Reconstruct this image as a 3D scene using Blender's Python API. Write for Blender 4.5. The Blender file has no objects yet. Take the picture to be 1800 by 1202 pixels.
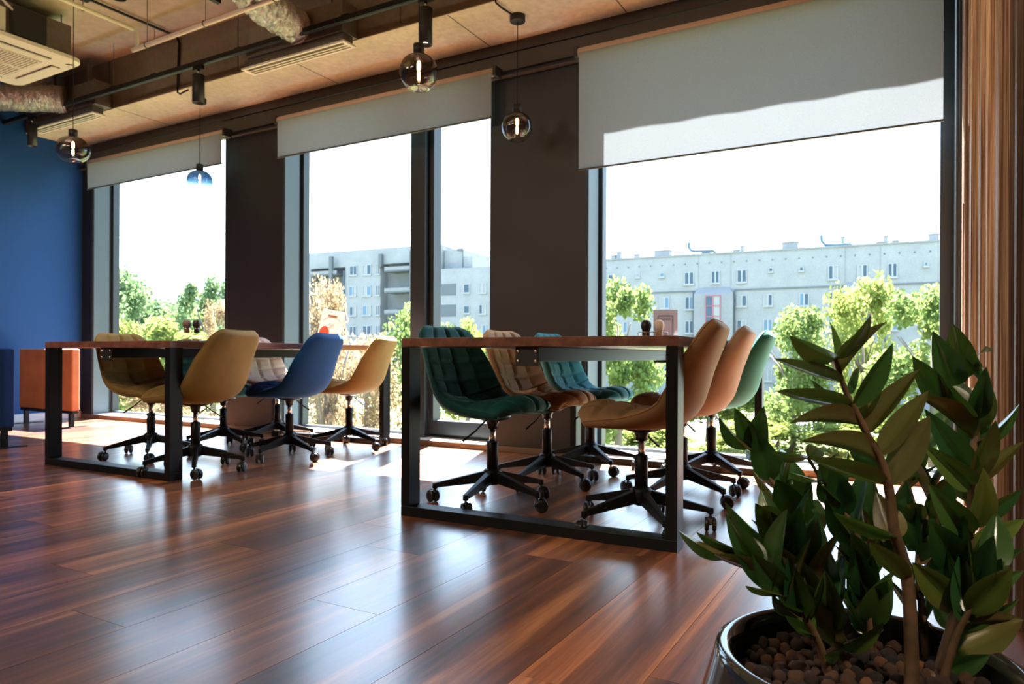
import bpy, bmesh, math, random
from mathutils import Vector, Matrix
random.seed(11)
S = bpy.context.scene
COL = S.collection
R = math.radians

# ------------------------------------------------------------------ camera
cam_d = bpy.data.cameras.new('camera')
cam = bpy.data.objects.new('camera', cam_d); COL.objects.link(cam); S.camera = cam
F_PX, YAW, ROLL, CAM_H = 1246.33, R(29.498), 0.00442, 0.6777
cam_d.sensor_fit = 'HORIZONTAL'; cam_d.sensor_width = 36.0
cam_d.lens = 36.0 * F_PX / 1800.0
cam_d.shift_y = (625.0 - 601.0) / 1800.0
cam_d.clip_start = 0.05; cam_d.clip_end = 600
fw = Vector((-math.sin(YAW), math.cos(YAW), 0)); rt = Vector((math.cos(YAW), math.sin(YAW), 0)); up = Vector((0, 0, 1))
r2 = rt * math.cos(ROLL) + up * math.sin(ROLL); u2 = up * math.cos(ROLL) - rt * math.sin(ROLL)
cam.matrix_world = Matrix(((r2.x, u2.x, -fw.x, 0), (r2.y, u2.y, -fw.y, 0), (r2.z, u2.z, -fw.z, CAM_H), (0, 0, 0, 1)))
cam_d.dof.use_dof = True; cam_d.dof.focus_distance = 1.45; cam_d.dof.aperture_fstop = 9.0

# ------------------------------------------------------------------ sky, sun, room light, exposure
w = bpy.data.worlds.new('sky'); S.world = w; w.use_nodes = True
nt = w.node_tree; nt.nodes.clear()
tc = nt.nodes.new('ShaderNodeTexCoord'); sep = nt.nodes.new('ShaderNodeSeparateXYZ')
ramp = nt.nodes.new('ShaderNodeValToRGB'); bg = nt.nodes.new('ShaderNodeBackground'); wo = nt.nodes.new('ShaderNodeOutputWorld')
nt.links.new(tc.outputs['Generated'], sep.inputs[0]); nt.links.new(sep.outputs['Z'], ramp.inputs[0])
nt.links.new(ramp.outputs[0], bg.inputs[0]); nt.links.new(bg.outputs[0], wo.inputs[0])
ramp.color_ramp.elements[0].position = 0.0; ramp.color_ramp.elements[0].color = (0.64, 0.83, 1.0, 1)
ramp.color_ramp.elements[1].position = 0.9; ramp.color_ramp.elements[1].color = (0.40, 0.62, 1.0, 1)
bg.inputs[1].default_value = 3.3

sun_d = bpy.data.lights.new('sun', 'SUN'); sun_d.energy = 55.0; sun_d.angle = R(0.55); sun_d.color = (1.0, 0.965, 0.91)
sun = bpy.data.objects.new('sun', sun_d); COL.objects.link(sun)
sun.rotation_mode = 'QUATERNION'; sun.rotation_quaternion = Vector((0.355, -1.0, -1.87)).to_track_quat('-Z', 'Y')

def area(name, loc, size, energy, col, aim):
    d = bpy.data.lights.new(name, 'AREA'); d.shape = 'RECTANGLE'; d.size, d.size_y = size; d.energy = energy; d.color = col
    o = bpy.data.objects.new(name, d); COL.objects.link(o); o.location = loc
    o.rotation_mode = 'QUATERNION'; o.rotation_quaternion = Vector(aim).to_track_quat('-Z', 'Y'); return o
def spotl(loc, aim, e, ang, col=(1, .70, .42)):
    d = bpy.data.lights.new('unseen_spot', 'SPOT'); d.energy = e; d.color = col; d.spot_size = R(ang); d.spot_blend = .6; d.shadow_soft_size = .04
    o = bpy.data.objects.new('unseen_spot', d); COL.objects.link(o); o.location = loc
    o.rotation_mode = 'QUATERNION'; o.rotation_quaternion = (Vector(aim) - Vector(loc)).to_track_quat('-Z', 'Y')
spotl((-.75, 1.15, 3.05), (.2, 2.0, 2.0), 60, 80)          # track lamp washing the wood strips, above the picture
spotl((.9, -.5, 3.05), (-.05, 1.0, .40), 170, 40, (1, .80, .58))    # added fill spot to brighten the plant, behind the camera, no fixture
# added warm fill lights behind the camera, without any fixture
area('fill_light', (-5.0, -0.9, 3.2), (1.4, 1.4), 60, (1.0, 0.80, 0.58), (-0.1, 0.45, -1))
area('fill_light', (-2.6, -1.6, 3.2), (1.4, 1.4), 60, (1.0, 0.80, 0.58), (-0.1, 0.45, -1))

S.view_settings.view_transform = 'Standard'; S.view_settings.look = 'None'
S.view_settings.gamma = 1.0; S.view_settings.use_curve_mapping = False
S.view_settings.exposure = 0.8
cy = S.cycles
cy.use_denoising = True
cy.max_bounces = 10; cy.diffuse_bounces = 5; cy.glossy_bounces = 4; cy.transmission_bounces = 6; cy.transparent_max_bounces = 16
cy.sample_clamp_indirect = 6.0; cy.caustics_reflective = False; cy.caustics_refractive = False; cy.blur_glossy = 0.5

# ------------------------------------------------------------------ materials
def mat(name, col=(.5, .5, .5), rough=.5, metal=0., **k):
    m = bpy.data.materials.new(name); m.use_nodes = True
    b = m.node_tree.nodes['Principled BSDF']
    b.inputs['Base Color'].default_value = (*col, 1); b.inputs['Roughness'].default_value = rough; b.inputs['Metallic'].default_value = metal
    for a, v in k.items(): b.inputs[a.replace('_', ' ')].default_value = v
    return m
def nd(m, t, **k):
    n = m.node_tree.nodes.new(t)
    for a, v in k.items(): setattr(n, a, v)
    return n
def lk(m, a, b): m.node_tree.links.new(a, b)
def bsdf(m): return m.node_tree.nodes['Principled BSDF']
def mapping(m, scale, coord='Object', rnd=False):
    t = nd(m, 'ShaderNodeTexCoord'); mp = nd(m, 'ShaderNodeMapping'); mp.inputs['Scale'].default_value = scale
    lk(m, t.outputs[coord], mp.inputs[0])
    if rnd:
        oi = nd(m, 'ShaderNodeObjectInfo'); mu = nd(m, 'ShaderNodeMath', operation='MULTIPLY'); mu.inputs[1].default_value = 97.0
        cb = nd(m, 'ShaderNodeCombineXYZ'); lk(m, oi.outputs['Random'], mu.inputs[0])
        for i in range(3): lk(m, mu.outputs[0], cb.inputs[i])
        lk(m, cb.outputs[0], mp.inputs['Location']); m['_oi'] = oi.name
    return mp.outputs[0]
def noise(m, vec, scale=1., detail=4., rough=.55, dist=0.):
    n = nd(m, 'ShaderNodeTexNoise'); n.inputs['Scale'].default_value = scale; n.inputs['Detail'].default_value = detail
    n.inputs['Roughness'].default_value = rough; n.inputs['Distortion'].default_value = dist
    lk(m, vec, n.inputs['Vector']); return n.outputs['Fac']
def cramp(m, fac, stops):
    r = nd(m, 'ShaderNodeValToRGB'); e = r.color_ramp.elements
    while len(e) < len(stops): e.new(.5)
    for x, (p, c) in zip(e, stops): x.position = p; x.color = (*c, 1)
    lk(m, fac, r.inputs[0]); return r.outputs[0]
def bump(m, h, strength=.3, dist=.01):
    b = nd(m, 'ShaderNodeBump'); b.inputs['Strength'].default_value = strength; b.inputs['Distance'].default_value = dist
    lk(m, h, b.inputs['Height']); lk(m, b.outputs[0], bsdf(m).inputs['Normal'])
def mixc(m, f, a, b, mode='MIX'):
    n = nd(m, 'ShaderNodeMix', data_type='RGBA', blend_type=mode)
    for s, v in ((n.inputs[0], f), (n.inputs[6], a), (n.inputs[7], b)):
        if hasattr(v, 'is_linked'): lk(m, v, s)
        elif isinstance(v, tuple): s.default_value = (*v, 1)
        else: s.default_value = v
    return n.outputs[2]

def wood_floor():
    m = mat('plank_wood', rough=.27)
    v = mapping(m, (11, .5, 1), rnd=True)
    streak = noise(m, v, 1.0, 6, .6, .6)
    v2 = mapping(m, (120, 4.5, 1), rnd=True); grain = noise(m, v2, 1.0, 5, .7, .4)
    c = cramp(m, streak, [(.30, (.040, .019, .014)), (.43, (.155, .060, .034)), (.54, (.30, .115, .054)), (.66, (.66, .29, .115))])
    g = cramp(m, grain, [(.3, (.55, .55, .55)), (.65, (1.1, 1.1, 1.1))])
    c2 = mixc(m, .75, c, g, 'MULTIPLY')
    oi = nd(m, 'ShaderNodeObjectInfo')
    tone = cramp(m, oi.outputs['Random'], [(0, (.55, .55, .60)), (.5, (.95, .92, .9)), (1, (1.35, 1.22, 1.08))])
    c3 = mixc(m, 1.0, c2, tone, 'MULTIPLY')
    lk(m, c3, bsdf(m).inputs['Base Color'])
    rr = nd(m, 'ShaderNodeMapRange'); rr.inputs['To Min'].default_value = .25; rr.inputs['To Max'].default_value = .38
    lk(m, grain, rr.inputs['Value']); lk(m, rr.outputs[0], bsdf(m).inputs['Roughness'])
    bump(m, grain, .12, .004)
    bsdf(m).inputs['Specular IOR Level'].default_value = .8
    bsdf(m).inputs['Coat Weight'].default_value = .75; bsdf(m).inputs['Coat Roughness'].default_value = .21; bsdf(m).inputs['Coat IOR'].default_value = 1.6
    return m
M = {}
M['floor'] = wood_floor()
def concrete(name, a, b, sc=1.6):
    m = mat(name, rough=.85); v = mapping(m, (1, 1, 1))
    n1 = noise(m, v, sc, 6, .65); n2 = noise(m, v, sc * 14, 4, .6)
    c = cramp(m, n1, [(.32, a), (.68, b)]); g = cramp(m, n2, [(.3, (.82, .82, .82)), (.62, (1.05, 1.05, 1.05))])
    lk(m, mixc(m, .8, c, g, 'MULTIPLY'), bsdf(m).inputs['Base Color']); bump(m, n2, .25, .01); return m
M['concrete'] = concrete('raw_concrete', (.57, .535, .375), (.75, .715, .54))
M['slab'] = concrete('slab_concrete', (.45, .39, .29), (.60, .53, .41), .9)
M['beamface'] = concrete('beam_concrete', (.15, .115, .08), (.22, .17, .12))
def painted(name, col, rough=.6, amt=.15, sc=160):
    m = mat(name, col, rough); v = mapping(m, (1, 1, 1)); n = noise(m, v, sc, 2, .5); bump(m, n, amt, .003); return m
M['blue'] = painted('blue_wall_paint', (.009, .055, .20), .6)
bsdf(M['blue']).inputs['Specular IOR Level'].default_value = .22
M['pillar'] = painted('charcoal_paint', (.0100, .0108, .0128), .5)
M['white_wall'] = painted('off_white_paint', (.6, .56, .5), .7)
M['darkwall'] = painted('dark_brown_board', (.045, .036, .030), .5)
M['baseboard'] = painted('white_skirting', (.62, .64, .68), .45)
M['black'] = mat('black_metal', (.006, .0065, .007), .42, Specular_IOR_Level=.2)
M['blackmatte'] = mat('black_matte', (.012, .012, .012), .55)
M['plastic'] = mat('black_plastic', (.012, .012, .013), .32)
M['frame'] = mat('anthracite_aluminium', (.018, .024, .029), .4, .1)
M['reveal'] = mat('grey_aluminium_lining', (.050, .072, .090), .5, 0.)
M['sill'] = mat('pale_sill', (.72, .73, .74), .35)
M['trim'] = mat('bronze_trim', (.13, .085, .055), .45)
M['white'] = mat('white_plastic', (.86, .84, .78), .4)
M['whitepipe'] = mat('white_pipe', (.82, .76, .66), .4)
M['chrome'] = mat('chrome', (.75, .70, .66), .16, 1.0)
M['galv'] = concrete('galvanised_sheet', (.17, .15, .13), (.25, .22, .19), 3)
bsdf(M['galv']).inputs['Metallic'].default_value = .7; bsdf(M['galv']).inputs['Roughness'].default_value = .5
def foil():
    m = mat('aluminium_foil', (.92, .86, .79), .2, 1.0); v = mapping(m, (1, 1, 1))
    n = noise(m, v, 26, 5, .7, 1.2); n2 = noise(m, v, 80, 3, .6, .6)
    mx = nd(m, 'ShaderNodeMath', operation='ADD'); lk(m, n, mx.inputs[0]); lk(m, n2, mx.inputs[1]); bump(m, mx.outputs[0], 1.0, .05); return m
M['foil'] = foil()
def table_wood():
    m = mat('table_oak', rough=.4); v = mapping(m, (14, .9, 14)); s = noise(m, v, 1, 6, .65, .5)
    lk(m, cramp(m, s, [(.3, (.10, .036, .022)), (.5, (.19, .070, .040)), (.7, (.30, .125, .070))]), bsdf(m).inputs['Base Color']); bump(m, s, .1, .004); return m
M['table'] = table_wood()
def velvet(name, col, tint):
    m = mat(name, col, .72); b = bsdf(m)
    v = mapping(m, (1, 1, 1)); n = noise(m, v, 5, 3, .5, .3); n2 = noise(m, v, 260, 2, .6)
    lk(m, cramp(m, n, [(.3, tuple(x * .84 for x in col)), (.7, tuple(min(1, x * 1.12) for x in col))]), b.inputs['Base Color'])
    b.inputs['Sheen Weight'].default_value = .32; b.inputs['Sheen Roughness'].default_value = .32; b.inputs['Sheen Tint'].default_value = (*tint, 1)
    b.inputs['Specular IOR Level'].default_value = .2
    bump(m, n2, .2, .002); return m
M['v_mustard'] = velvet('mustard_velvet', (.25, .168, .055), (1, .78, .40))
M['v_tan'] = velvet('tan_velvet', (.35, .215, .11), (1, .80, .50))
M['v_peach'] = velvet('peach_velvet', (.44, .335, .245), (1, .82, .65))
M['v_deepteal'] = velvet('deep_green_velvet', (.010, .085, .085), (.35, .8, .85))
M['v_teal'] = velvet('teal_velvet', (.006, .105, .125), (.4, .95, 1))
M['v_green'] = velvet('sea_green_velvet', (.014, .115, .085), (.5, 1, .85))
M['v_blue'] = velvet('blue_velvet', (.003, .055, .22), (.35, .6, 1))
M['v_grey'] = velvet('beige_velvet', (.44, .36, .31), (1, .92, .85))
M['v_orange'] = velvet('orange_velvet', (.45, .155, .072), (1, .7, .45))
M['v_navy'] = velvet('navy_velvet', (.006, .030, .13), (.25, .45, 1))
def blind():
    m = bpy.data.materials.new('blind_fabric'); m.use_nodes = True; n = m.node_tree; n.nodes.clear()
    o = n.nodes.new('ShaderNodeOutputMaterial'); d = n.nodes.new('ShaderNodeBsdfDiffuse'); t = n.nodes.new('ShaderNodeBsdfTranslucent'); mx = n.nodes.new('ShaderNodeMixShader')
    v = mapping(m, (1, 1, 1)); f = noise(m, v, 420, 2, .5)
    c = cramp(m, f, [(.3, (.275, .31, .35)), (.7, (.345, .385, .43))])
    lk(m, c, d.inputs[0]); lk(m, c, t.inputs[0]); mx.inputs[0].default_value = .165
    lk(m, d.outputs[0], mx.inputs[1]); lk(m, t.outputs[0], mx.inputs[2]); lk(m, mx.outputs[0], o.inputs[0]); return m
M['blind'] = blind()
M['roller'] = mat('roller_fabric', (.55, .42, .32), .8)
def thin_glass(name, tint=(1, 1, 1), refl=.06, grad=None):
    m = bpy.data.materials.new(name); m.use_nodes = True; n = m.node_tree; n.nodes.clear()
    o = n.nodes.new('ShaderNodeOutputMaterial'); t = n.nodes.new('ShaderNodeBsdfTransparent'); g = n.nodes.new('ShaderNodeBsdfGlossy'); mx = n.nodes.new('ShaderNodeMixShader')
    g.inputs['Roughness'].default_value = 0.0; t.inputs[0].default_value = (*tint, 1)
    lw = n.nodes.new('ShaderNodeLayerWeight'); lw.inputs['Blend'].default_value = .35
    mr = n.nodes.new('ShaderNodeMapRange'); mr.inputs['To Min'].default_value = refl; mr.inputs['To Max'].default_value = .65
    pw = n.nodes.new('ShaderNodeMath'); pw.operation = 'POWER'; pw.inputs[1].default_value = 2.2
    lk(m, lw.outputs['Facing'], pw.inputs[0]); lk(m, pw.outputs[0], mr.inputs['Value']); lk(m, mr.outputs[0], mx.inputs[0])
    if grad:
        tcn = nd(m, 'ShaderNodeTexCoord'); sp = nd(m, 'ShaderNodeSeparateXYZ'); lk(m, tcn.outputs['Generated'], sp.inputs[0])
        lk(m, cramp(m, sp.outputs['Z'], grad), t.inputs[0])
    lk(m, t.outputs[0], mx.inputs[1]); lk(m, g.outputs[0], mx.inputs[2]); lk(m, mx.outputs[0], o.inputs[0]); return m
M['glass'] = thin_glass('window_glass', (.97, .985, .985), .03)
M['smoke'] = thin_glass('smoked_glass', refl=.05, grad=[(.0, (.97, .95, .93)), (.30, (.80, .74, .70)), (.55, (.42, .34, .31)), (1., (.30, .23, .20))])
M['smokeblue'] = thin_glass('blue_smoked_glass', refl=.05, grad=[(.0, (.97, .98, 1)), (.28, (.62, .70, .75)), (.5, (.16, .25, .31)), (1., (.06, .11, .16))])
M['clear'] = thin_glass('clear_glass', (.93, .96, .96), .06)
def emit(name, col, s):
    m = bpy.data.materials.new(name); m.use_nodes = True; n = m.node_tree; n.nodes.clear()
    o = n.nodes.new('ShaderNodeOutputMaterial'); e = n.nodes.new('ShaderNodeEmission'); e.inputs[0].default_value = (*col, 1); e.inputs[1].default_value = s
    lk(m, e.outputs[0], o.inputs[0]); return m
M['filament'] = emit('glowing_filament', (1, .62, .25), 14)
M['lamp'] = emit('lit_lamp', (1, .80, .55), 9)

# ------------------------------------------------------------------ mesh building
class MB:
    def __init__(s): s.v = []; s.f = []; s.sm = []
    def add(s, vs, fs, smooth=False):
        o = len(s.v); s.v += [tuple(x) for x in vs]; s.f += [tuple(i + o for i in f) for f in fs]; s.sm += [smooth] * len(fs); return s
    def box(s, x0, y0, z0, x1, y1, z1, mtx=None):
        vs = [(x, y, z) for z in (z0, z1) for y in (y0, y1) for x in (x0, x1)]
        if mtx is not None: vs = [mtx @ Vector(q) for q in vs]
        return s.add(vs, [(0, 2, 3, 1), (4, 5, 7, 6), (0, 1, 5, 4), (2, 6, 7, 3), (0, 4, 6, 2), (1, 3, 7, 5)])
    def lathe(s, prof, n=24, c=(0, 0, 0), smooth=True, mtx=None, caps=True):
        vs = []; fs = []
        for (r, z) in prof:
            for i in range(n):
                a = 2 * math.pi * i / n; p = Vector((r * math.cos(a), r * math.sin(a), z))
                if mtx is not None: p = mtx @ p
                vs.append((p.x + c[0], p.y + c[1], p.z + c[2]))
        for j in range(len(prof) - 1):
            for i in range(n):
                k = (i + 1) % n; fs.append((j * n + i, j * n + k, (j + 1) * n + k, (j + 1) * n + i))
        if caps and prof[0][0] > 1e-5: fs.append(tuple(range(n))[::-1])
        if caps and prof[-1][0] > 1e-5: fs.append(tuple((len(prof) - 1) * n + i for i in range(n)))
        return s.add(vs, fs, smooth)
    def cyl(s, p, q, r, n=12, r2=None, smooth=True):
        p = Vector(p); q = Vector(q); d = q - p; L = d.length
        mt = Matrix.Translation(p) @ d.to_track_quat('Z', 'Y').to_matrix().to_4x4()
        return s.lathe([(r, 0), (r if r2 is None else r2, L)], n, (0, 0, 0), smooth, mt)
    def tube(s, pts, r, n=8, radii=None):
        pts = [Vector(p) for p in pts]; vs = []; fs = []; prev = None
        for i, p in enumerate(pts):
            t = (pts[min(i + 1, len(pts) - 1)] - pts[max(i - 1, 0)]).normalized()
            if prev is None:
                a = Vector((0, 0, 1)) if abs(t.z) < .9 else Vector((1, 0, 0)); x = t.cross(a).normalized()
            else:
                x = (prev - t * prev.dot(t)).normalized()
            prev = x; y = t.cross(x); rr = radii[i] if radii else r
            for k in range(n):
                a = 2 * math.pi * k / n; q = p + (x * math.cos(a) + y * math.sin(a)) * rr; vs.append(tuple(q))
        for i in range(len(pts) - 1):
            for k in range(n):
                l = (k + 1) % n; fs.append((i * n + k, i * n + l, (i + 1) * n + l, (i + 1) * n + k))
        fs.append(tuple(range(n))[::-1]); fs.append(tuple((len(pts) - 1) * n + k for k in range(n)))
        return s.add(vs, fs, True)
    def prism(s, poly, y0, y1, axis='y'):
        n = len(poly)
        if axis == 'y': vs = [(x, y0, z) for x, z in poly] + [(x, y1, z) for x, z in poly]
        else: vs = [(x, y, y0) for x, y in poly] + [(x, y, y1) for x, y in poly]
        fs = [tuple(range(n)), tuple(range(n, 2 * n))[::-1]] + [(i, i + n, (i + 1) % n + n, (i + 1) % n) for i in range(n)]
        return s.add(vs, fs)
    def mesh(s, name):
        me = bpy.data.meshes.new(name); me.from_pydata(s.v, [], s.f); me.update()
        me.polygons.foreach_set('use_smooth', s.sm)
        bm = bmesh.new(); bm.from_mesh(me); bmesh.ops.recalc_face_normals(bm, faces=bm.faces); bm.to_mesh(me); bm.free(); return me
    def build(s, name, m=None, parent=None, loc=None, rot=None, bev=0, seg=2):
        return ob(name, s.mesh(name), m, parent, loc, rot, bev, seg)
def ob(name, me, m=None, parent=None, loc=None, rot=None, bev=0, seg=2):
    o = bpy.data.objects.new(name, me); COL.objects.link(o)
    if m is not None and me is not None:
        if not me.materials: me.materials.append(m)
        elif me.materials[0] != m: o.material_slots[0].link = 'OBJECT'; o.material_slots[0].material = m
    if parent: o.parent = parent
    if loc: o.location = loc
    if rot: o.rotation_euler = rot
    if bev:
        b = o.modifiers.new('bevel', 'BEVEL'); b.width = bev; b.segments = seg; b.limit_method = 'ANGLE'; b.angle_limit = R(40)
    return o
def tag(o, label=None, cat=None, group=None, kind=None):
    if label: o['label'] = label
    if cat: o['category'] = cat
    if group: o['group'] = group
    if kind: o['kind'] = kind
    return o
def thing(name, label, cat, loc=(0, 0, 0), rz=0, group=None):
    o = bpy.data.objects.new(name, None); COL.objects.link(o); o.location = loc; o.rotation_euler = (0, 0, rz); o.empty_display_size = .1
    return tag(o, label, cat, group)
def struct(name, o=None, loc=(0, 0, 0)):
    if o is None:
        o = bpy.data.objects.new(name, None); COL.objects.link(o); o.location = loc
    o['kind'] = 'structure'; return o
def box(x0, y0, z0, x1, y1, z1): return MB().box(x0, y0, z0, x1, y1, z1)
def dup(root, loc, rz, label, group=None, swap=None):
    r = root.copy(); COL.objects.link(r); r.location = loc; r.rotation_euler = (0, 0, rz); r['label'] = label
    if group: r['group'] = group
    def kids(src, dst):
        for ch in list(src.children):
            c = ch.copy(); COL.objects.link(c); c.parent = dst
            if swap and ch.get('_swap'):
                c.material_slots[0].link = 'OBJECT'; c.material_slots[0].material = swap
            kids(ch, c)
    kids(root, r); return r

# ------------------------------------------------------------------ room shell
XL, XW, YW, YG, ZS = -7.70, 0.20, 4.31, 4.56, 3.31     # blue wall, wood wall, window wall front, glass, slab
fl = struct('floor', box(XL - .2, -6.2, -.16, 4.8, 4.6, -.021).build('floor', M['floor']))
rows_at = {}
plank_cache = {}
def plank(x0, y0, y1):
    L = round(y1 - y0, 2); Wd = .2425
    if L not in plank_cache:
        plank_cache[L] = box(0.0007, .0007, -.02, Wd - .0007, L - .0007, 0).mesh('plank')
    ob('plank', plank_cache[L], M['floor'], fl, (x0, y0, 0))
fixed = {-7: 1.26, -5: 1.06, -4: 1.94, -3: 1.44, -2: 2.13, -6: .40, -8: 2.0}   # joint places per row
for k in range(-33, 9):
    x0 = -1.454 + .2425 * (k + 5) - .2425
    if x0 > 2.0 or x0 + .2 < XL: continue
    j = fixed.get(k + 1, random.uniform(0, 1.3)); Ls = [1.22, 1.31, 1.22, 1.13, 1.31]
    y = j
    while y > -.7: y -= 1.22
    first = max(y, -.9); ys = [first]; n = 0
    y = y + 1.22 if y < -.9 else y
    cuts = []
    yy = j
    while yy < YW + .01: cuts.append(yy); yy += random.choice([1.22, 1.31, 1.13])
    yy = j - 1.22
    while yy > -.9: cuts.insert(0, yy); yy -= 1.22
    cuts = [-.9] + [round(c, 2) for c in cuts if c < YW - .1] + [YW + .0]
    cuts = [c for i, c in enumerate(cuts) if i == 0 or c - cuts[i - 1] > .05 or c == YW]
    for a, b in zip(cuts, cuts[1:]):
        if b - a > .04: plank(x0, a, b)

struct('ceiling', box(XL - .2, -6.2, ZS, 4.8, 3.77, ZS + .2).build('ceiling', M['slab']))
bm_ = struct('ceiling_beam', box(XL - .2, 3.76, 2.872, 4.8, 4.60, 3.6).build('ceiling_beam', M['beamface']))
box(XL, 3.758, 2.868, 4.8, 4.30, 2.874).build('soffit', M['concrete'], bm_)
for xj in (-6.2, -4.05, -2.62, -1.6): box(xj, 3.765, 2.8665, xj + .006, 4.29, 2.8684).build('formwork_joint', M['darkwall'], bm_)
for xj in (-6.3, -4.6, -3.0): box(xj, 3.7565, 2.9, xj + .008, 3.7605, 3.30).build('formwork_joint', M['darkwall'], bm_)
struct('wall_left', box(XL - .2, -6.2, -.02, XL, 4.6, ZS + .1).build('wall_left', M['blue']))
bb = struct('baseboard_left', box(XL, -6.0, 0, XL + .014, 4.30, .075).build('baseboard_left', M['baseboard'], bev=.003))
struct('wall_right', box(4.6, -6.2, -.02, 4.8, 4.6, ZS + .1).build('wall_right', M['white_wall']))
wb = MB()
wb.box(XL - .2, -6.2, -.02, 4.8, -6.0, ZS + .1)
struct('wall_back', wb.build('wall_back', M['white_wall']))
# window piers
for a, b in ((XL, -7.51), (-5.433, -4.694), (-2.617, -1.880), (.20, .95), (3.2, 4.7)):
    p = struct('pillar', box(a, YW, 0, b, 4.60, 2.88).build('pillar', M['pillar'], bev=.004))
struct('wall_front', box(.95, 4.45, 0, 3.2, 4.6, 2.88).build('wall_front', M['pillar']))
tr = struct('trim_1', box(XL, 4.295, 2.795, XW, 4.36, 2.87).build('trim_1', M['darkwall'], bev=.003))
struct('trim_2', box(XL, 4.285, 2.665, XW, 4.36, 2.782).build('trim_2', M['darkwall'], bev=.003))
struct('trim_3', box(XL, 4.262, 2.618, XW, 4.30, 2.628).build('trim_3', M['darkwall'], bev=.002))
struct('trim_4', box(XL, 4.30, 0, XW, YW + .003, .042).build('trim_4', M['trim'], bev=.003))

def window(name, a, b, sash=None):
    wn = struct(name, loc=((a + b) / 2, YG, 0)); off = (-(a + b) / 2, -YG, 0)
    def part(n, mb, m, bev=.002, par=wn, o=off): return mb.build(n, m, par, o, bev=bev)
    part('sill', box(a, YW + .003, 0, b, 4.60, .045), M['sill'])
    for x0, x1, mm in ((a, a + .012, M['reveal']), (b - .012, b, M['pillar'])): part('reveal', box(x0, YW + .01, .045, x1, 4.485, 2.85), mm)
    fw_ = .075 if name == 'window_3' else .05
    fr = MB().box(a, 4.515, .045, a + .032, 4.585, 2.86).box(b - fw_, 4.515, .045, b, 4.585, 2.86)
    fr.box(a + .032, 4.515, 2.82, b - fw_, 4.585, 2.86).box(a + .032, 4.52, .045, b - fw_, 4.585, .066)
    part('window_frame', fr, M['frame'])
    def glass(x0, x1, z0, z1):
        part('glass_pane', MB().add([(x0, 4.56, z0), (x1, 4.56, z0), (x1, 4.56, z1), (x0, 4.56, z1)], [(0, 1, 2, 3)]), M['glass'], 0)
    if not sash: glass(a + .03, b - .048, .06, 2.83)
    else:
        m0, m1 = sash
        part('mullion', box(m0, 4.42, .045, m1, 4.60, 2.84), M['frame'])
        glass(a + .03, m0, .06, 2.83)
        s = MB(); x0, x1 = m1 + .002, b - .05
        s.box(x0, 4.47, .07, x0 + .045, 4.57, 2.80).box(x1 - .05, 4.47, .07, x1, 4.57, 2.80).box(x0 + .045, 4.47, .07, x1 - .05, 4.57, .175).box(x0 + .045, 4.47, 2.72, x1 - .05, 4.57, 2.80)
        so = part('sash_frame', s, M['frame'])
        for z in (.16, 2.5): box(x0 - .004, 4.452, z, x0 + .012, 4.47, z + .11).build('hinge', M['blackmatte'], so)
        glass(x0 + .045, x1 - .05, .175, 2.72)
    return wn
window('window_1', -7.51, -5.433)
window('window_2', -4.694, -2.617, (-3.415, -3.275))
window('window_3', -1.880, .20)

# ------------------------------------------------------------------ wood strip wall at the right
ww = struct('wall_right_wood', box(XW + .075, 1.62, 0, XW + .16, 4.308, 3.30).build('wall_right_wood', M['darkwall']))
def strip_mat():
    m = mat('reclaimed_wood', rough=.7); v = mapping(m, (150, 70, 1.3), rnd=True); s = noise(m, v, 1, 5, .65, .5)
    c = cramp(m, s, [(.32, (.05, .026, .018)), (.44, (.24, .14, .09)), (.56, (.52, .38, .28)), (.70, (.84, .73, .62))])
    oi = nd(m, 'ShaderNodeObjectInfo')
    t = cramp(m, oi.outputs['Random'], [(0, (.16, .12, .10)), (.28, (.42, .36, .32)), (.52, (.82, .72, .63)), (.8, (1.15, 1.08, 1.0)), (1, (.62, .36, .26))])
    lk(m, mixc(m, 1., c, t, 'MULTIPLY'), bsdf(m).inputs['Base Color']); bump(m, s, .5, .01); return m
M['strip'] = strip_mat()
rs = random.Random(5); y = 1.625; k = 0
while y < 4.295:
    wd = rs.choice([.025, .035, .045, .06, .08]); wd = min(wd, 4.30 - y); pr = rs.choice([0, .006, .014, .022, .03, .038, .046, .056])
    if rs.random() < .30:                                   # a strip of two lengths, the ends cut on the slant
        zc = rs.uniform(.5, 3.0); p2 = min(.058, max(0, pr + rs.choice([-.02, .016]))); sl = rs.choice([-.05, .05])
        for (za, zb, p, s0, s1) in ((0, zc, pr, 0, sl), (zc + .004, 3.30, p2, sl, 0)):
            x = XW + .060 - p
            vs = [(x, y, za + (s0 if za else 0)), (XW + .075, y, za), (XW + .075, y + wd, za), (x, y + wd, za + (s0 if za else 0)),
                  (x, y, zb + (s1 if zb < 3.2 else 0)), (XW + .075, y, zb), (XW + .075, y + wd, zb), (x, y + wd, zb + (s1 if zb < 3.2 else 0))]
            MB().add(vs, [(0, 1, 2, 3), (4, 7, 6, 5), (0, 4, 5, 1), (1, 5, 6, 2), (2, 6, 7, 3), (3, 7, 4, 0)]).build('wood_strip', M['strip'], ww)
    else:
        box(XW + .060 - pr, y, 0, XW + .075, y + wd - .0008, 3.30).build('wood_strip', M['strip'], ww)
    y += wd + .0006; k += 1

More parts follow.
